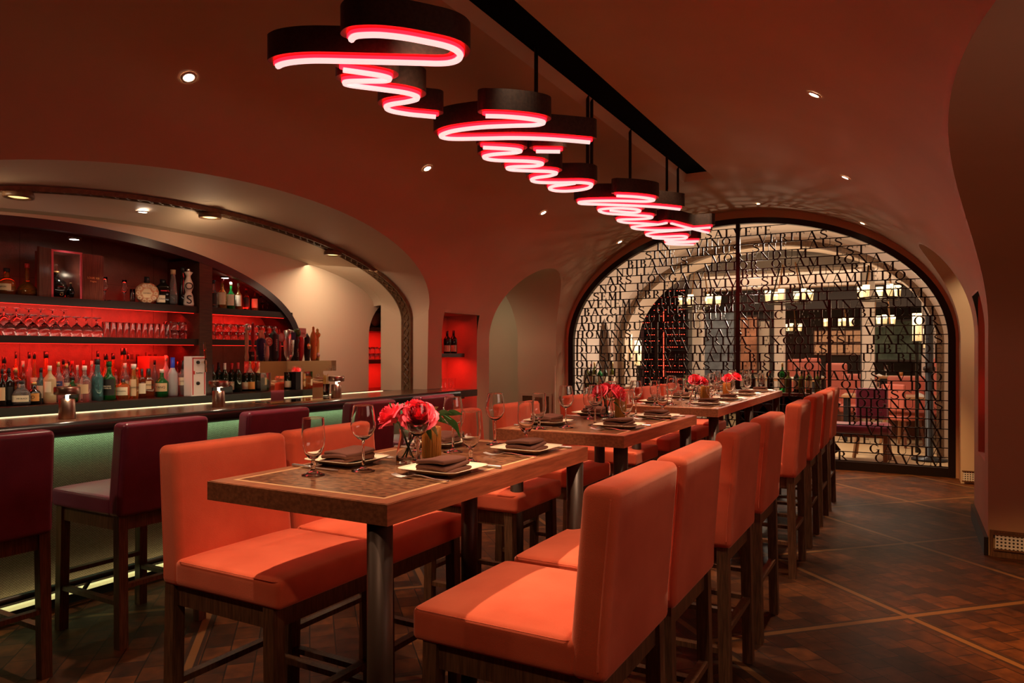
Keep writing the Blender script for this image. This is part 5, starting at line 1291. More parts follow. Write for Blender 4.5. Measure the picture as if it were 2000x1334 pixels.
xr1 = zY(1800, 690, 14.5)[0]
mb = MB(); mb.box(xr1, 5, 14.5, 14.6, 0, 3.06); struct(mb.build('wall_partition_right', 'plaster3'))
mb = MB(); mb.lathe([(.10, 0), (.10, 2.9), (.14, 3.0)], 20, (zY(1828, 690, 11.9)[0], 10.9, 0)); mb.b.free()
# sideboard with wine behind the gate
def sideboard(px0, px1, y, z, label):
    x0, x1 = zY(px0, 690, y)[0], zY(px1, 690, y)[0]; t = thing('wine_sideboard', ((x0 + x1) / 2, y + .2, 0), label, 'sideboard', 'wine sideboards behind the gate'); hw = (x1 - x0) / 2
    mb = MB(); mb.box(-hw, hw, -.2, .2, z - .04, z); mb.build('top', 'mahog', t, bevel=.004)
    mb = MB(); mb.box(-hw + .02, hw - .02, .16, .19, .05, z - .04); mb.box(-hw + .02, hw - .02, -.18, .16, .05, .08); mb.build('case', 'dark_wood', t)
    n = max(2, int(2 * hw / .42))
    for k in range(n + 1):
        xx = -hw + .03 + (2 * hw - .06) * k / n; mb = MB(); mb.box(xx - .012, xx + .012, -.18, .17, .0, z - .04); mb.build('upright', 'dark_wood', t)
    for k in range(n):
        xa = -hw + .03 + (2 * hw - .06) * k / n; xb = xa + (2 * hw - .06) / n
        mb = MB(); mb.bar((xa, -.02, .1), (xb, -.02, z - .05), .012, .3, up=(1, 0, 0)); mb.bar((xb, -.02, .1), (xa, -.02, z - .05), .012, .3, up=(1, 0, 0)); mb.build('cross_divider', 'dark_wood', t)
    return (x0, x1)
sideboard(1440, 1625, 10.05, .92, 'long dark wine sideboard behind the middle of the gate'); sideboard(1150, 1215, 10.40, .92, 'dark wine sideboard behind the left end of the gate')
# generic bottle builder
def bottle(loc, h, w_, body, cap='cap_black', label=None, kind='std', nk=.30, sh=.62, sq=0, txt=None, tcol='ink', lab=None, lh=(.15, .5), group='bottles on the back bar ledge', desc='bottle', txs=None, face=0.0, cat='bottle', name='bottle', flat=1.0, caph=.06, lang=62, liquid=None):
    t = thing(name, loc, desc, cat, group, face)
    r = w_ / 2; rn = r * nk; H0 = h - caph * h
    if kind == 'std': prof = [(0, 0), (r * .93, 0), (r, h * .02), (r, h * sh * .93), (r * .92, h * sh), (r * .62, h * (sh + .06)), (rn * 1.15, h * (sh + .13)), (rn, h * (sh + .18)), (rn, H0), (0, H0)]
    elif kind == 'wine': prof = [(0, .004), (r * .9, 0), (r, h * .02), (r, h * .60), (r * .93, h * .65), (r * .55, h * .72), (rn * 1.1, h * .78), (rn, h * .82), (rn, H0), (0, H0)]
    elif kind == 'squat': prof = [(0, 0), (r * .85, 0), (r, h * .06), (r, h * .45), (r * .8, h * .58), (rn * 1.2, h * .66), (rn, h * .70), (rn, H0), (0, H0)]
    elif kind == 'cone': prof = [(0, 0), (r * .95, 0), (r, h * .05), (r * .95, h * .15), (r * .45, h * .62), (rn, h * .74), (rn, H0), (0, H0)]
    elif kind == 'ship': prof = [(0, 0), (r * .97, 0), (r, h * .10), (r * .75, h * .30), (r * .38, h * .42), (rn * 1.1, h * .50), (rn, h * .55), (rn, H0), (0, H0)]
    elif kind == 'slim': prof = [(0, 0), (r, 0), (r, h * .30), (r * .62, h * .70), (rn, h * .85), (rn, H0), (0, H0)]
    mb = MB(); mb.lathe(prof, 24 if not sq else 28, sq=sq, sy=flat); b_ = mb.build('bottle_body', body, t, smooth=True, angle=50)
    if liquid:
        rr = .86; zz = liquid[1] * h; mb = MB(); pl_ = [(0, h * .02)] + [(x_ * rr, max(h * .02, z_)) for x_, z_ in prof[1:] if z_ < zz] 
        rl = prof[3][0] * rr; mb.lathe(pl_ + [(rl, zz), (0, zz)], 20, sq=sq, sy=flat); mb.build('liquid', liquid[0], t, smooth=True, angle=50)
    mb = MB(); mb.lathe([(0, H0 - h * caph * 1.2), (rn * 1.15, H0 - h * caph * 1.2), (rn * 1.18, h), (0, h)], 16); mb.build('cap', cap, t, smooth=True, angle=50)
    if label:
        z0_, z1_ = lh[0] * h, lh[1] * h; mb = MB(); R1 = r * 1.012; rows = []
        for z in (z0_, z1_):
            row = []
            for k in range(13):
                a = math.radians(-lang + 2 * lang * k / 12 - 25); ca, sa = math.cos(a), math.sin(a)
                if sq: q = (abs(ca) ** sq + abs(sa) ** sq) ** (-1 / sq); ca *= q; sa *= q
                row.append((R1 * ca, R1 * sa * flat, z))
            rows.append(row)
        mb.grid(rows); l_ = mb.build('label', label, t, smooth=True)
        if txt:
            a = math.radians(-25) if not sq else 0; n = Vector((math.cos(a), math.sin(a), 0)); rt = Vector((-n.y, n.x, 0)); lines = txt.split('|')
            for k, ln in enumerate(lines):
                sz = txs or min((z1_ - z0_) / (len(lines) + .4), w_ * 1.0 / max(3, len(ln)))
                p = n * (R1 + .0012 + (.004 if not sq else 0)) ; text(ln, sz, (p.x, p.y, (z0_ + z1_) / 2 + ((len(lines) - 1) / 2 - k) * sz * 1.05), rt, l_, tcol)
    return t
# wine bottles on the sideboards behind the gate
spec = [(1470, 'g_wine', 'cap_red'), (1489, 'g_wine', 'cap_black'), (1504, 'g_wine', 'cap_red'), (1528, 'g_green', 'cap_gold'), (1540, 'g_olive', 'cap_gold'), (1556, 'g_wine', 'cap_black'), (1566, 'g_olive', 'cap_black'), (1580, 'g_olive', 'cap_red'), (1597, 'g_olive', 'cap_black')]
hs = {1528: .40, 1556: .33, 1580: .33}
for i, (px, b_, c_) in enumerate(spec):
    y = 10.18 + .06 * (i % 2); x = zY(px, 690, y)[0]
    bottle((x, y, .921), hs.get(px, .30), .08, b_, c_, 'lab_cream' if i % 2 else None, kind='wine', desc=['dark wine bottle at the left end of the long sideboard', 'second dark wine bottle on the long sideboard', 'third dark wine bottle on the long sideboard', 'tall green champagne bottle with gold foil behind the gate', 'gold necked bottle right of the champagne', 'black necked wine bottle near the middle of the sideboard', 'olive bottle with a pale label behind the gate', 'olive wine bottle with a red cap behind the gate', 'olive bottle at the right end of the long sideboard'][i], group='wine bottles on the long sideboard', face=-.9)
for i, (px, b_, c_) in enumerate(((1148, 'g_olive', 'cap_gold'), (1155, 'g_wine', 'cap_red'), (1161, 'g_olive', 'cap_gold'), (1172, 'g_green', 'cap_red'), (1182, 'g_wine', 'cap_black'), (1196, 'g_olive', 'cap_gold'))):
    y = 10.46 + .06 * (i % 2); x = zY(px, 690, y)[0]
    bottle((x, y, .921), .33 + .03 * (i % 3), .085, b_, c_, 'lab_cream', kind='wine', desc=['olive bottle leftmost behind the gate', 'red capped wine bottle second from the left behind the gate', 'gold capped olive bottle behind the left roses', 'green bottle with a red cap behind the left roses', 'black capped wine bottle behind the left roses', 'gold capped bottle right of the left group behind the gate'][i], group='wine bottles at the left of the gate', face=-.5)
# far tables, chairs and banquettes
def far_table(px, y, w_, d, z, label):
    x = zY(px, 690, y)[0]; t = thing('dining_table', (x, y, 0), label, 'table', 'tables of the far dining room')
    mb = MB(); mb.box(-w_ / 2, w_ / 2, -d / 2, d / 2, z - .04, z); mb.build('tabletop', 'tan_wood', t, bevel=.004)
    for sx in (-1, 1):
        for sy in (-1, 1): mb = MB(); mb.box(sx * (w_ / 2 - .06) - .03, sx * (w_ / 2 - .06) + .03, sy * (d / 2 - .06) - .03, sy * (d / 2 - .06) + .03, 0, z - .04); mb.build('leg', 'cap_black', t)
    for i in range(2):
        for sy in (-1, 1):
            p = thing('napkin', (x - w_ / 4 + i * w_ / 2, y + sy * d * .28, z + .001), ['near', 'far'][sy > 0] + ' ' + ['left', 'right'][i] + ' white napkin on the ' + label, 'napkin', 'white napkins on far tables, ' + label[:24]); mb = MB(); mb.prism([(-.07, 0), (.07, 0), (.0, .035)], 1, -.1, .1); mb.build('napkin_cloth', 'white', p)
    for i in range(2):
        for sy in (-1, 1):
            g = copy_tree(PR['wine'], (x - w_ / 4 + i * w_ / 2 + .14, y + sy * .08, z + .001), 0, ['near', 'far'][sy > 0] + ' ' + ['left', 'right'][i] + ' wine glass on the ' + label, 'wine glasses on far tables, ' + label[:24])
    c = thing('tea_light_holder', (x, y, z + .001), 'lit amber candle on the ' + label, 'candle', 'lit candles in the far dining room')
    mb = MB(); mb.lathe([(0, 0), (.03, 0), (.034, .08), (.03, .08), (.028, .01), (0, .01)], 16, caps=False); mb.build('holder_body', 'candle', c, smooth=True)
    mb = MB(); mb.lathe([(0, .04), (.016, .05), (.016, .07), (0, .085)], 10); mb.build('flame', 'flame', c, smooth=True)
far_table(1745, 13.3, 1.5, .8, .76, 'oak table nearest behind the right of the gate'); far_table(1760, 16.0, 1.6, .8, 1.0, 'raised oak table farther back on the right')
far_table(1500, 14.2, 1.8, .8, .98, 'oak table behind the long sideboard'); far_table(1640, 17.6, 1.6, .8, .9, 'table far back in the middle')
def banq(px, y, w_, label, m='salmon', zs=.46, zt2=1.02, rz=0):
    x = zY(px, 690, y)[0]; t = thing('banquette', (x, y, 0), label, 'booth seat', 'salmon booth seats beyond the gate', rz)
    mb = MB(); mb.cushion((0, -.05, zs - .06), (w_ / 2, .28, .07), .04); mb.build('seat', m, t, smooth=True)
    mb = MB(); mb.cushion((0, .22, (zs + zt2) / 2 - .03), (w_ / 2, .07, (zt2 - zs) / 2 + .06), .05); mb.build('backrest', m, t, smooth=True)
    mb = MB(); mb.box(-w_ / 2 + .03, w_ / 2 - .03, -.28, .26, 0, zs - .12); mb.build('plinth', 'mahog', t)
banq(1676, 15.2, .62, 'salmon booth seat left behind the near oak table'); banq(1772, 14.1, .62, 'salmon booth seat straight behind the near oak table'); banq(1848, 13.9, .36, 'tall salmon chair back at the right beyond the gate', zt2=1.35)
banq(1556, 15.9, .42, 'salmon seat back left of the pink pair', zt2=1.3); banq(1584, 16.6, .35, 'narrow salmon seat back behind the gate', zt2=1.32); banq(1632, 15.9, .40, 'salmon seat back right of the door post', zt2=1.22)
def bench(px, y, label, z=.62, w_=.9):
    x = zY(px, 690, y)[0]; t = thing('padded_bench', (x, y, 0), label, 'bench', None)
    mb = MB(); mb.cushion((0, 0, z - .06), (w_ / 2, .22, .06), .04); mb.build('seat', 'leather', t, smooth=True)
    mb = MB(); mb.box(-w_ / 2 + .04, w_ / 2 - .04, -.18, .18, z - .17, z - .12); mb.build('apron', 'mahog', t)
    for sx in (-1, 1):
        for sy in (-1, 1): mb = MB(); mb.box(sx * (w_ / 2 - .07) - .025, sx * (w_ / 2 - .07) + .025, sy * .15 - .025, sy * .15 + .025, 0, z - .12); mb.build('leg', 'mahog', t)
bench(1668, 10.75, 'burgundy padded bench right behind the gate doors', z=.50)
def far_chair(px, y, label, rz, m='leather', zs=.47, zt2=.95):
    x = zY(px, 690, y)[0]; t = thing('dining_chair', (x, y, 0), label, 'chair', 'wooden chairs of the far dining room', rz)
    mb = MB(); mb.cushion((0, 0, zs - .03), (.21, .21, .035), .03); mb.build('seat', m, t, smooth=True)
    mb = MB(); mb.cushion((0, .20, (zs + zt2) / 2 + .05), (.20, .028, (zt2 - zs) / 2 - .03), .027); mb.build('backrest', m, t, smooth=True)
    for sx in (-1, 1):
        for sy in (-1, 1): mb = MB(); mb.bar((sx * .22, sy * .22, 0), (sx * .17, sy * .17, zs - .05), .035); mb.build('leg', 'tan_wood' if sx > 0 else 'mahog', t)
far_chair(1704, 11.2, 'wooden chair with a dark burgundy back facing away, behind the gate', PI); far_chair(1762, 12.75, 'wooden chair turned right at the near oak table', PI * .8, 'salmon')
t = thing('coat_stand', (zY(1815, 690, 11.2)[0], 11.2, 0), 'tall black post on a round base at the right behind the gate', 'post')
mb = MB(); mb.lathe([(0, 0), (.22, 0), (.22, .03), (.05, .05), (.05, 1.95), (0, 1.95)], 24); mb.build('post_body', 'cap_black', t, smooth=True)
mb = MB(); mb.lathe([(.05, 1.2), (.075, 1.22), (.075, 1.26), (.05, 1.28)], 20, caps=False); mb.build('collar', 'black_metal', t, smooth=True)
# ------------------------------------------------------------------ bottles on the back bar
def bpos(px, x): return y_at(px, x)
def hgt(px, py_top, x, z0): return EYE + (690 - py_top) / 1396 * (x / ang(px)[0]) - z0
def wid(px, wpx, x): return wpx / 1396 * (x / ang(px)[0]) * .98
LZ = 1.1015; G1 = 'bottles on the back bar ledge'
def lb(px, top, wpx, body, cap, label, kind, txt, desc, row=0, **k):
    x = -5.245 - .085 * row; w_ = wid(px, wpx, x); k.setdefault('face', -.35)
    return bottle((x, bpos(px, x), LZ), hgt(px, top, x, LZ), w_, body, cap, label, kind=kind, txt=txt, desc=desc, group=k.pop('group', G1), **k)
lb(4, 720, 15, 'g_dark', 'cap_black', 'lab_tan', 'std', None, 'dark bottle cut by the left edge on the ledge')
lb(17, 719, 20, 'g_dark', 'cap_black', 'lab_black', 'wine', None, 'black round shouldered bottle second from the left on the ledge', row=.4)
lb(30, 718, 24, 'g_brown', 'cap_gold', 'lab_orange', 'wine', None, 'dark bottle with an orange label behind the squat clear one', row=1.0)
lb(41, 743, 31, 'g_clear', 'cap_black', 'lab_cream', 'squat', 'MR BLACK', 'squat clear bottle with a cream label reading MR BLACK', sq=5, nk=.42, liquid=('g_dark', .22), lh=(.14, .40))
lb(66, 746, 26, 'g_dark', 'cap_gold', 'lab_orange', 'squat', 'XO', 'squat black bottle with gold lettering on the ledge', nk=.34)
lb(80, 718, 17, 'g_teal', 'cap_black', 'lab_cream', 'std', None, 'blue green bottle between the squat black and the ribbed straw one', row=.5)
lb(97, 714, 23, 'g_yellow', 'cap_white', 'lab_cream', 'std', None, 'ribbed straw coloured bottle left of the first bar lamp', nk=.28, sh=.66, lh=(.30, .58), lang=30)
lb(114, 706, 19, 'g_clear', 'cap_gold', 'lab_navy', 'std', 'CAMPO', 'clear bottle with a navy band and a tall gold cap', row=.5, tcol='ceramic', lh=(.40, .52))
lb(130, 710, 16, 'g_clear', 'cap_gold', 'lab_cream', 'std', None, 'slim clear bottle with a gold cap beside the navy banded one', row=.9)
lb(141, 735, 26, 'g_green', 'cap_black', 'lab_black', 'squat', None, 'low green bottle with a black neck behind the first bar lamp', row=.5, nk=.3)
lb(151, 713, 14, 'g_clear', 'cap_white', 'lab_cream', 'std', None, 'clear bottle with a white cap right of the first bar lamp', row=.9)
lb(165, 714, 24, 'g_clear', 'cap_white', 'lab_tan', 'std', None, 'clear bottle with a tan square label and silver cap', sh=.60, lh=(.22, .48), lang=48)
lb(190, 701, 21, 'g_teal', 'cap_black', None, 'std', None, 'tall blue green fluted bottle with a black neck', nk=.42, sh=.58)
lb(213, 706, 23, 'g_green', 'g_green', 'lab_black', 'std', 'PROPER|TWELVE', 'green bottle with a black label reading PROPER TWELVE', tcol='lab_cream', nk=.36, sh=.58, lh=(.12, .54), lang=70)
lb(240, 740, 27, 'g_amber', 'cap_black', 'lab_cream', 'std', 'PENDLETON', 'amber bottle with a cream label in the middle of the ledge', nk=.28, sh=.70, lh=(.20, .60), caph=.14, lang=50)
lb(244, 709, 18, 'g_clear', 'cap_white', 'lab_cream', 'std', None, 'white capped bottle behind the amber cream labelled one', row=1)
lb(261, 711, 20, 'g_gold', 'cap_cream' if 0 else 'cap_white', 'lab_tan', 'std', 'WOODS', 'flat shouldered bottle with a tall cream neck and tan label', sq=5, nk=.42, sh=.56, lh=(.08, .56), lang=40, flat=.8)
lb(277, 720, 15, 'g_brown', 'cap_black', 'lab_cream', 'std', None, 'brown bottle with a black wax cap left of the KNOB one', row=.1, sh=.62, sq=5, caph=.14)
lb(290, 720, 19, 'g_brown', 'cap_black', 'lab_tan', 'std', 'KNOB', 'brown square bottle with a tan label reading KNOB', sq=5, sh=.62, nk=.40, caph=.14, lh=(.30, .58), lang=42)
lb(316, 721, 24, 'g_green', 'cap_white', 'lab_tan', 'std', 'TANQ', 'round green gin bottle with a cream label and white cap', sh=.56, nk=.30, lh=(.20, .50))
lb(337, 698, 20, 'g_frost', 'cap_blue', None, 'std', 'GOOSE' if 0 else None, 'frosted vodka bottle with a royal blue cap', nk=.36, sh=.60, caph=.19)
lb(358, 704, 18, 'g_clear', 'cap_black', 'lab_cream', 'std', 'KETEL', 'clear vodka bottle with a white label and black neck beside the tap box', nk=.40, sh=.62, lh=(.30, .52), caph=.14)
G2 = 'red lit bottles at the back of the ledge'
for i, (px, top, wp, body, cap, kind, d) in enumerate([(8, 697, 22, 'g_brown', 'cap_black', 'std', 'brown decanter with a flat black stopper at the left edge'), (31, 687, 11, 'g_amber', 'cap_black', 'std', 'slim amber bottle with a black cap at the back left'), (45, 705, 14, 'g_brown', 'cap_white', 'std', 'bottle with a pale neck behind the squat clear bottle'),
        (57, 687, 15, 'g_clear', 'cap_black', 'std', 'tall clear bottle at the back under the left shelf'), (67, 688, 15, 'g_amber', 'cap_black', 'cone', 'amber cone necked bottle at the back left'), (90, 686, 24, 'g_amber', 'cap_black', 'cone', 'broad amber bottle with a narrow neck at the back'),
        (124, 701, 16, 'g_brown', 'cap_black', 'std', 'round capped brown bottle at the back'), (134, 703, 11, 'g_teal', 'cap_black', 'std', 'slim green grey bottle at the back'), (141, 705, 15, 'g_brown', 'cap_red', 'std', 'red capped brown bottle at the back'), (163, 704, 14, 'g_amber', 'cap_red', 'squat', 'red round stopper bottle at the back'),
        (179, 705, 14, 'g_clear', 'cap_white', 'std', 'pale capped bottle at the back'), (191, 685, 15, 'g_clear', 'cap_black', 'std', 'tall clear bottle with a black collar behind the teal one'), (207, 691, 22, 'g_amber', 'cap_black', 'squat', 'flat stoppered amber decanter behind the green bottle'), (221, 690, 20, 'g_amber', 'cap_black', 'cone', 'ball stoppered amber decanter at the back'),
        (241, 680, 30, 'g_amber', 'cap_black', 'cone', 'large triangular amber decanter at the back'), (250, 690, 12, 'g_brown', 'cap_black', 'std', 'ball capped bottle right of the triangular decanter'), (226, 722, 11, 'g_clear', 'cap_red', 'std', 'small red topped bottle in the middle of the ledge'), (268, 718, 14, 'g_amber', 'cap_gold', 'std', 'gold capped bottle behind the KNOB bottles'),
        (302, 703, 13, 'g_clear', 'cap_black', 'std', 'slim clear bottle behind the green gin'), (311, 698, 13, 'g_clear', 'cap_gold', 'std', 'olive gold necked bottle behind the green gin'), (324, 694, 16, 'g_frost', 'cap_white', 'std', 'frosted tall bottle behind the blue capped one'), (348, 706, 14, 'g_clear', 'cap_gold', 'std', 'gold necked clear bottle left of the tap box')]):
    lb(px, top, wp, body, cap, 'lab_cream' if i % 3 == 1 else None, kind, None, d, row=1.9 + .7 * (i % 2), group=G2)
# red outlets on the back panel
for px, y0 in ((262, 700), (297, 700)):
    x = XB + .004; t = thing('wall_outlet', (x, bpos(px, x), 1.42), 'left outlet plate on the back bar panel' if px == 262 else 'right outlet plate on the back bar panel', 'outlet', 'outlet plates on the back panel')
    mb = MB(); mb.box(0, .006, -.055, .055, -.04, .04); mb.build('cover_plate', 'backboard', t, bevel=.002)
    for dy in (-.025, .025): mb = MB(); mb.box(.006, .008, dy - .014, dy + .014, -.022, .022); mb.build('socket', 'dark_wood', t, bevel=.002)
# right of the post: wine bottles under the second shelf
for i, (px, top, cap, lab_, d) in enumerate([(415, 712, 'cap_black', None, 'dark wine bottle just right of the post'), (427, 708, 'cap_black', 'lab_cream', 'wine bottle with a black capsule behind the payment terminal'), (439, 709, 'cap_white', None, 'wine bottle with a white capsule behind the bar lamp'), (453, 709, 'cap_red', 'lab_cream', 'red capped wine bottle with a wide cream label'), (465, 708, 'cap_red', None, 'red capped dark wine bottle next to the wide cream label'),
        (480, 715, 'cap_black', 'lab_cream', 'wine bottle with a cream label spotted black, left of the tower'), (492, 712, 'cap_gold', 'lab_orange', 'wine bottle with an orange label behind the tower'), (503, 712, 'cap_black', 'lab_black', 'black wine bottle behind the tower'), (563, 715, 'cap_black', 'lab_cream', 'bottle with a slanted cream label seen between the tower columns'), ]):
    x = -5.30 - .05 * (i % 2)
    bottle((x, bpos(px, x), LZ), hgt(px, top, x, LZ), wid(px, 15, x), 'g_wine', cap, lab_, kind='wine', desc=d, group='wine bottles right of the post', face=-.5, lh=(.08, .36), lang=60, caph=.12)
# whisky shelf right of the post
S1 = 1.8405
for px, top, wp, body, cap, lab_, kind, txt, d in [(417, 547, 17, 'g_clear', 'cap_black', 'lab_black', 'std', None, 'square whisky bottle with a slanted black label beside the post'), (434, 545, 17, 'g_gold', 'cap_red', 'lab_cream', 'std', None, 'golden whisky bottle with a red cap on the right shelf'), (451, 551, 16, 'g_green', 'cap_white', 'lab_cream', 'std', None, 'green whisky bottle with a white cap'),
        (466, 553, 14, 'g_amber', 'cork', 'lab_cream', 'std', None, 'whisky bottle with a white and blue label and cork'), (481, 561, 13, 'g_brown', 'cap_red', 'lab_black', 'std', None, 'dark whisky bottle with a red cap'), (498, 564, 13, 'g_amber', 'cap_black', 'lab_cream', 'std', None, 'whisky bottle with a cream label, last before the stem glasses')]:
    x = -5.34; bottle((x, bpos(px, x), S1), hgt(px, top, x, S1), wid(px, wp, x), body, cap, lab_, kind=kind, txt=txt, desc=d, group='whisky bottles on the right shelf', face=-.5, lh=(.15, .55), sh=.55, liquid=(('g_gold' if body in ('g_gold', 'g_clear') else body), .45) if body in ('g_clear', 'g_gold') else None)
# top shelf of the main section
def ts(px, top, wp, body, cap, lab_, kind, txt, d, **k):
    x = -5.34 if px < 330 else -5.28; return bottle((x, bpos(px, x), S1), hgt(px, top, x, S1), wid(px, wp, x), body, cap, lab_, kind=kind, txt=txt, desc=d, group='bottles on the top shelf', **k)
ts(13, 524, 31, 'g_amber', 'cap_black', 'lab_tan', 'squat', 'BLANTON', 'round amber bottle with a tan band and figure stopper', face=-.6, nk=.32, lh=(.18, .42), liquid=('g_brown', .35))
ts(53, 515, 40, 'g_amber', 'cap_red', None, 'ship', None, 'wide based amber ship decanter on the top shelf', face=-.6, nk=.18, liquid=('g_brown', .2))
ts(338, 527, 17, 'g_clear', 'cork', None, 'slim', None, 'slim clear tequila bottle with a wooden stopper', face=-.6, nk=.5, liquid=('g_amber', .3))
ts(357, 522, 16, 'g_dark', 'cap_black', None, 'slim', None, 'slim dark bottle beside the white ceramic one', face=-.6, nk=.5)
o = ts(318, 546, 26, 'g_dark', 'cap_black', 'lab_cream', 'std', 'DISARO', 'flat black bottle with a small cream label', face=-.5, sq=8, sh=.74, nk=.36, flat=1.0, lh=(.10, .38), lang=38, caph=.12)
x = -5.245; t = thing('ceramic_bottle', (x, bpos(368, x), S1), 'white ceramic bottle with dark hand painted swirls', 'bottle', 'bottles on the top shelf', -.5)
h = hgt(372, 525, x, S1); r = wid(372, 21, x) / 2; mb = MB(); mb.lathe([(0, 0), (r * .9, 0), (r, h * .06), (r * .82, h * .28), (r * .55, h * .37), (r * .86, h * .50), (r * .80, h * .62), (r * .42, h * .75), (r * .38, h * .80), (r * .80, h * .90), (r * .3, h * .92), (0, h * .92)], 28); b_ = mb.build('bottle_body', 'ceramic', t, smooth=True)
mb = MB(); mb.cushion((0, 0, h * .955), (r * .35, r * .35, h * .045), r * .3); mb.build('stopper', 'steel', t, smooth=True)
text('S', h * .32, (r * 1.02, -.0, h * .16), (0, 1, 0), b_, 'ink', bold=.0002); text('O', h * .26, (r * .90, 0, h * .52), (0, 1, 0), b_, 'ink')
x = -5.34; t = thing('round_ceramic_bottle', (x, bpos(287, x), S1), 'round patterned ceramic bottle with a black cap', 'bottle', 'bottles on the top shelf', -.55)
h = hgt(287, 541, x, S1); R0 = h * .40; mb = MB(); mb.lathe([(0, -.022), (R0 * .80, -.022), (R0 * .97, -.010), (R0, 0), (R0 * .97, .010), (R0 * .80, .022), (0, .022)], 16); mb.b.transform(Matrix.Translation((0, 0, R0 + .002)) @ Matrix.Rotation(PI / 2, 4, 'Y')); b_ = mb.build('bottle_body', 'pattern', t, smooth=True, angle=40)
mb = MB(); mb.lathe([(0, 0), (R0 * .46, 0), (R0 * .46, .003), (0, .003)], 6); mb.b.transform(Matrix.Translation((.022, 0, R0)) @ Matrix.Rotation(PI / 2, 4, 'Y')); l_ = mb.build('label', 'lab_tan', t); text('SOMBRA', .014, (.0262, 0, R0), (0, 1, 0), l_, 'ink')
mb = MB()
for k in range(10): a = 2 * PI * k / 10; mb.tube([(.0225, R0 * .72 * math.cos(a) + .012 * math.cos(b2), R0 + R0 * .72 * math.sin(a) + .012 * math.sin(b2)) for b2 in [2 * PI * j / 12 for j in range(12)]], .0022, 4, closed=True)
mb.build('flower_pattern', 'lab_cream', b_)
mb = MB(); mb.lathe([(R0 * .26, R0 * 1.94), (R0 * .20, h * .90), (R0 * .22, h), (0, h)], 18); mb.build('cap', 'cap_black', t, smooth=True)
# tasting glasses
def small_glass(px, topy, kind, d, xx=-5.34):
    t = thing('tasting_glass', (xx, bpos(px, xx), S1), d, 'glass', 'small glasses on the top shelf'); h = hgt(px, topy, xx, S1)
    mb = MB()
    if kind == 'tulip': p = [(0, 0), (.024, 0), (.025, .002), (.006, .008), (.0035, .02), (.0035, h * .38), (.010, h * .44), (.025, h * .58), (.016, h * .78), (.017, h), (.0158, h), (.0148, h * .78), (.0235, h * .58), (.008, h * .46), (0, h * .44)]
    elif kind == 'stem': p = [(0, 0), (.028, 0), (.028, .002), (.004, .008), (.004, h * .42), (.030, h * .58), (.033, h * .8), (.029, h), (.028, h), (.0315, h * .8), (.028, h * .6), (0, h * .45)]
    else: p = [(0, 0), (.018, 0), (.021, h), (.0195, h), (.0165, .02), (0, .02)]
    mb.lathe(p, 22, caps=False); mb.build('glass_body', 'glass', t, smooth=True, angle=70)
small_glass(205, 541, 'tulip', 'tulip glass half hidden by the case door'); small_glass(243, 547, 'tulip', 'tulip glass standing alone on the top shelf'); small_glass(259, 565, 'shot', 'shot glass left of the round ceramic bottle')
small_glass(513, 578, 'stem', 'left stem glass at the end of the whisky shelf'); small_glass(522, 576, 'stem', 'right stem glass at the end of the whisky shelf')
t = thing('slate_tray', (-5.33, bpos(238, -5.33), S1), 'thin black tray in front of the tasting glasses', 'tray'); mb = MB(); mb.box(-.04, .09, -.2, .2, 0, .006) if 0 else mb.box(.07, .115, -.16, .16, -.0, .006); mb.build('tray_body', 'cap_black', t, bevel=.002)
# display case with the big decanter
xc = -5.40; ya, yb = bpos(100, -5.30), bpos(160, -5.30); yc = (ya + yb) / 2; hy2 = (yb - ya) / 2; t = thing('display_case', (xc, yc, S1), 'open rosewood display case with pink edges on the top shelf', 'case')
hc = hgt(130, 490, -5.3, S1)
mb = MB(); mb.box(-.11, .10, -hy2, -hy2 + .012, 0, hc); mb.box(-.11, .10, hy2 - .012, hy2, 0, hc); mb.box(-.11, .10, -hy2 + .012, hy2 - .012, hc - .012, hc); mb.box(-.11, .10, -hy2 + .012, hy2 - .012, 0, .012); cb_ = mb.build('case_body', 'rosewood', t)
mb = MB(); mb.box(-.11, -.10, -hy2 + .012, hy2 - .012, .012, hc - .012); mb.build('mirror_back', 'chrome', t)
for y in (-hy2, hy2 - .014): mb = MB(); mb.box(.10, .104, y, y + .014, 0, hc); mb.build('edge_trim', mat('pink_edging', (.75, .10, .14), .3), t)  # front edge strips coloured pink
mb = MB(); mb.box(.10, .104, -hy2 + .014, hy2 - .014, hc - .014, hc); mb.build('edge_trim', bpy.data.materials['pink_edging'], t)
dl = .20
mb = MB(); mb.box(.105, .105 + .13, -hy2 - .012, -hy2 + .004, 0, hc) ; mb.b.transform(Matrix.Translation((.1, -hy2, 0)) @ Matrix.Rotation(-1.05 + 0, 4, 'Z') @ Matrix.Translation((-.1, hy2, 0))); d_ = mb.build('case_door', 'rosewood', t, bevel=.002)
mb = MB(); mb.box(.105, .110, hy2, hy2 + .155, 0, hc * .98); d_ = mb.build('case_door', 'rosewood', t, bevel=.002)
text('LOUIS XIII', .020, (.1112, hy2 + .078, hc * .48), (0, 1, 0), d_, 'gold'); text('Cognac', .016, (.1112, hy2 + .078, hc * .41), (0, 1, 0), d_, 'gold')
mb = MB(); mb.box(.10, .125, -hy2, hy2 + .10, -.001, .003); mb.build('base_plate', 'steel', t)
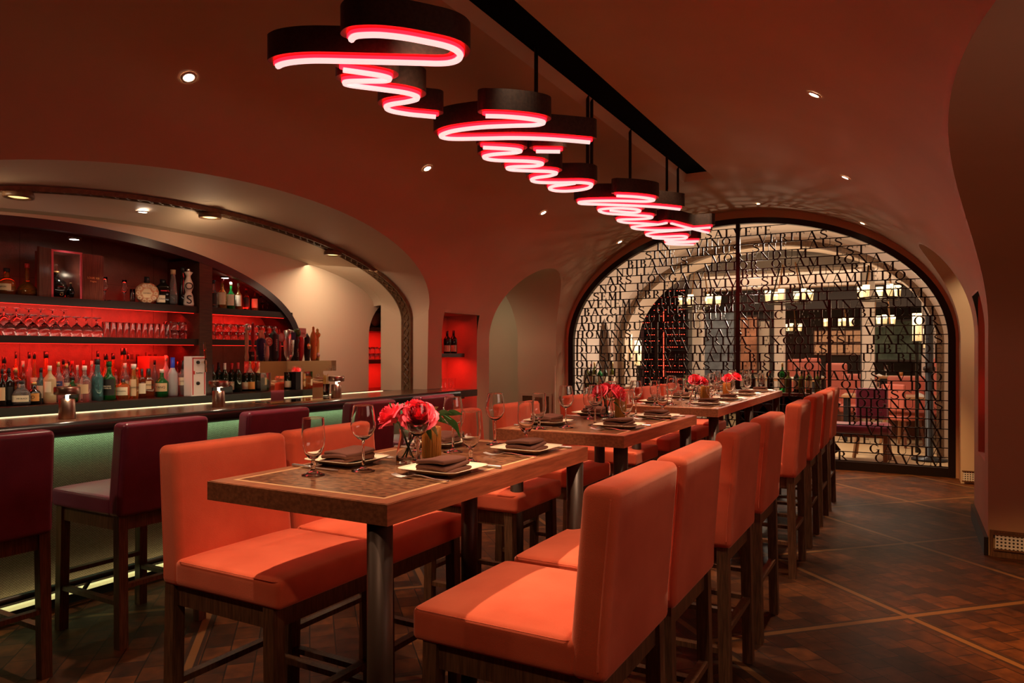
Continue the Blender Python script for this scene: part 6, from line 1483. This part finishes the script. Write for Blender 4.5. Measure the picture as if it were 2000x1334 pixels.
for k, (dy, s, d) in enumerate(((-.02, 1.0, 'large round cognac decanter inside the display case'), (.10, .62, 'smaller cognac decanter at the right inside the display case'))):
    q = thing('decanter', (xc + .0 - .02 * k, yc + dy, S1 + .013), d, 'decanter', 'decanters in the display case', -.5); r = .075 * s; mb = MB()
    mb.lathe([(0, 0), (r * .55, .0), (r * .85, r * .35), (r, r * .95), (r * .82, r * 1.5), (r * .4, r * 1.85), (r * .22, r * 2.0), (r * .22, r * 2.45), (0, r * 2.45)], 28, sy=1.0); mb.build('decanter_body', 'g_dark', q, smooth=True)
    mb = MB(); mb.lathe([(r * .3, r * 2.40), (r * .26, r * 2.55), (0, r * 2.55)], 16); mb.build('collar', 'cap_gold', q, smooth=True)
    mb = MB(); mb.cushion((0, 0, r * 2.85), (r * .28, r * .12, r * .34), r * .1); mb.build('stopper', 'glass', q, smooth=True)
    for sy in (-1, 1): mb = MB(); mb.tube([(.0 + r * .75, sy * r * .45 + r * .13 * math.cos(a), r * .30 + r * .13 * math.sin(a)) for a in [2 * PI * j / 14 for j in range(14)]], r * .03, 5, closed=True); mb.build('medallion', 'cap_gold', q, smooth=True)
# white tap box
x = -5.09; ya, yb = bpos(374, x), bpos(402, x); hb = hgt(388, 696, x, LZ); t = thing('drink_dispenser', (x - .07, (ya + yb) / 2, LZ), 'white red edged spirit dispenser box with a chrome tap', 'dispenser'); hw = (yb - ya) / 2
mb = MB(); mb.box(-.025, .07, -hw, hw, 0, hb); mb.build('dispenser_body', 'whitered', t, bevel=.003)
mb = MB()
for a in ((-hw + .008, -hw + .016, .01, hb - .01), (hw - .016, hw - .008, .01, hb - .01), (-hw + .008, hw - .008, hb - .018, hb - .010)): mb.box(.071, .073, a[0], a[1], a[2], a[3])
mb.build('red_edging', 'redink', t)
text('KetelOne', .0155, (.0715, .006, hb * .58), (0, 1, 0), t, 'ink', name='brand_lettering'); mb = MB(); mb.box(.0705, .0725, -hw + .019, -hw + .030, hb * .545, hb * .63); mb.build('red_emblem', 'redink', t)
for z in (.85, .32): mb = MB(); mb.lathe([(0, 0), (.014, 0), (.014, .012), (0, .012)], 18); mb.b.transform(Matrix.Translation((.07, -.01, hb * z)) @ Matrix.Rotation(PI / 2, 4, 'Y')); mb.build('round_port', 'black_metal', t, smooth=True)
mb = MB(); mb.tube([(.07, .03, hb * .85), (.11, .03, hb * .85)], .010, 10); mb.tube([(.115, .03, hb * .60), (.115, .03, hb * .95)], .011, 10); tp = mb.build('tap_spout', 'chrome', t, smooth=True); mb = MB(); mb.tube([(.115, .03, hb * .95), (.10, .03, hb * 1.35)], .009, 10, ); mb.build('tap_lever', 'chrome', t, smooth=True)
mb = MB(); mb.box(-.41, -.25, -hw - .15, -hw + .02, 0, hb * 1.0); q = thing('bottle_carton', (x - .07, (ya + yb) / 2, LZ), 'pinkish white carton left of the spirit dispenser', 'box'); mb.build('carton_body', 'salmon', q, bevel=.003)
mb = MB(); mb.box(-.41, -.25, -hw - .15, -hw + .02, hb, hb * 1.003); mb.build('carton_lid', 'salmon', q)
# stacked stem glasses and tumblers on the middle shelf
S2 = 1.5695; YA = 1.05
def shelf_glass(kind, loc, lab, group, flip=False):
    key = 'sg_' + kind
    if key not in PR:
        t = thing({'goblet': 'stem_glass', 'tumbler': 'tumbler', 'rocks': 'rocks_glass', 'flute': 'champagne_flute'}[kind], loc, lab, 'glass', group); mb = MB()
        if kind == 'goblet': mb.lathe([(.031, 0), (.037, .035), (.034, .060), (.020, .080), (.005, .090), (.004, .135), (.028, .142), (.029, .144), (0, .145)], 16, caps=False)
        elif kind == 'tumbler': mb.lathe([(.024, 0), (.024, .003), (.0225, .112), (.0215, .115), (0, .115)], 16, caps=False)
        elif kind == 'rocks': mb.lathe([(.036, 0), (.037, .03), (.032, .062), (.026, .068), (0, .068)], 16, caps=False)
        else: mb.lathe([(0, 0), (.024, 0), (.004, .006), (.004, .07), (.018, .10), (.022, .15), (.019, .20)], 16, caps=False)
        mb.build('glass_body', 'shelf_glass', t, smooth=True, angle=70); PR[key] = t; return t
    return copy_tree(PR[key], loc, 0, lab, group)
_cnt = {}
def nth(key):
    _cnt[key] = _cnt.get(key, 0) + 1; n = _cnt[key]
    o_ = ['zeroth', 'first', 'second', 'third', 'fourth', 'fifth', 'sixth', 'seventh', 'eighth', 'ninth', 'tenth', 'eleventh', 'twelfth', 'thirteenth', 'fourteenth', 'fifteenth', 'sixteenth', 'seventeenth', 'eighteenth', 'nineteenth']
    if n < 20: return o_[n]
    t_, u = divmod(n, 10); tens = {2: 'twenty', 3: 'thirty', 4: 'forty'}[t_]
    return tens + '-' + o_[u] if u else tens[:-1] + 'ieth'
M['shelf_glass'] = mat('thin_shelf_glass', (.97, .97, .97), .02, trans=1.0, ior=1.45)
yl0 = .95; yl1 = bpos(190, -5.30)
n = 0; y = .98
while y < yl1:
    for row in range(2): shelf_glass('goblet', (-5.27 - .075 * row, y + .035 * (row % 2), S2), ['front', 'second'][row] + ' row upturned stem glass, ' + nth(('a', row)) + ' from the left on the middle shelf', 'upturned stem glasses on the middle shelf')
    y += .074
y = yl1 + .04; yt = bpos(330, -5.3)
while y < yt:
    for row in range(2): shelf_glass('tumbler', (-5.255 - .055 * row, y + .025 * (row % 2), S2), ['front', 'second'][row] + ' row tall tumbler, ' + nth(('b', row)) + ' from the left on the middle shelf', 'tall tumblers on the middle shelf')
    y += .0505
y = yt + .02; ye = 3.90
while y < ye:
    for row in range(2):
        for lv in range(2): 
            if y < ye - .05 or lv == 0: shelf_glass('rocks', (-5.265 - .078 * row, y, S2 + .069 * lv + .0005), ['front', 'rear'][row] + ' ' + ['lower', 'upper'][lv] + ' rocks glass, ' + nth(('c', row, lv)) + ' in the stack left of the post', 'stacked rocks glasses on the middle shelf')
    y += .077
y = 4.11
while y < 4.86:
    for lv in range(2): shelf_glass('rocks', (-5.265, y, S2 + .069 * lv + .0005), ['lower', 'upper'][lv] + ' rocks glass, ' + nth(('d', lv)) + ' right of the post on the middle shelf', 'stacked rocks glasses right of the post')
    y += .077
for row in range(2):
    y = .98
    while y < bpos(150, -5.4):
        if row == 0: shelf_glass('goblet', (-5.44, y, S2 + .052), 'rear upturned stem glass, ' + nth('e') + ' from the left, higher than the front rows', 'rear stem glasses on the middle shelf')
        y += .080
for k in range(8):
    shelf_glass('rocks', (-5.28, 6.14 + .08 * k, 1.3805), 'lower stacked glass, ' + nth('f') + ' from the left in the side niche', 'glasses in the side niche'); shelf_glass('rocks', (-5.28, 6.14 + .08 * k, 1.45), 'upper stacked glass, ' + nth('g') + ' from the left in the side niche', 'glasses in the side niche')
# pier niche
for z, lab in ((1.447, 'dark floating shelf in the red pier niche under the wine bottles'), (.955, 'lower dark floating shelf in the red pier niche under the flutes')):
    t = thing('floating_shelf', (-4.80, 6.83, z), lab, 'shelf', 'floating shelves in the pier niche'); mb = MB(); mb.box(-.13, .17, -.32, .30, -.042, 0); mb.build('shelf_board', 'dark_wood', t, bevel=.003)
for i, (y, x, h, d) in enumerate(((6.60, -4.70, .27, 'wine bottle at the left edge of the pier niche'), (6.72, -4.72, .30, 'tall wine bottle second from the left in the pier niche'), (6.80, -4.80, .31, 'tallest wine bottle at the back of the pier niche'), (6.84, -4.68, .26, 'front wine bottle with a pink label in the pier niche'), (7.00, -4.70, .27, 'rightmost wine bottle in the pier niche'))):
    bottle((x, y, 1.448), h, .085, 'g_wine', 'cap_black', 'lab_cream', kind='wine', desc=d, group='wine bottles in the pier niche', face=-.7, lh=(.08, .36), caph=.12)
for k in range(7):
    for r in range(2): shelf_glass('flute', (-4.70 - .09 * r, 6.56 + .075 * k, .956), ['front', 'rear'][r] + ' champagne flute, ' + nth(('h', r)) + ' from the left in the pier niche', 'champagne flutes in the pier niche')
t = thing('glass_cluster', (.62, 6.62, 1.0), 'crystal glass resting low in the right red niche', 'glass'); mb = MB(); mb.lathe([(0, 0), (.03, 0), (.01, .02), (.04, .09), (.045, .16)], 12, caps=False); mb.build('glass_body', 'glass', t, smooth=True)
mb = MB(); mb.box(.55, .80, 6.41, 7.01, .97, 1.0); o = mb.build('niche_glass_shelf', 'glass', None); tag(o, 'thin glass shelf low in the right red niche', 'shelf')
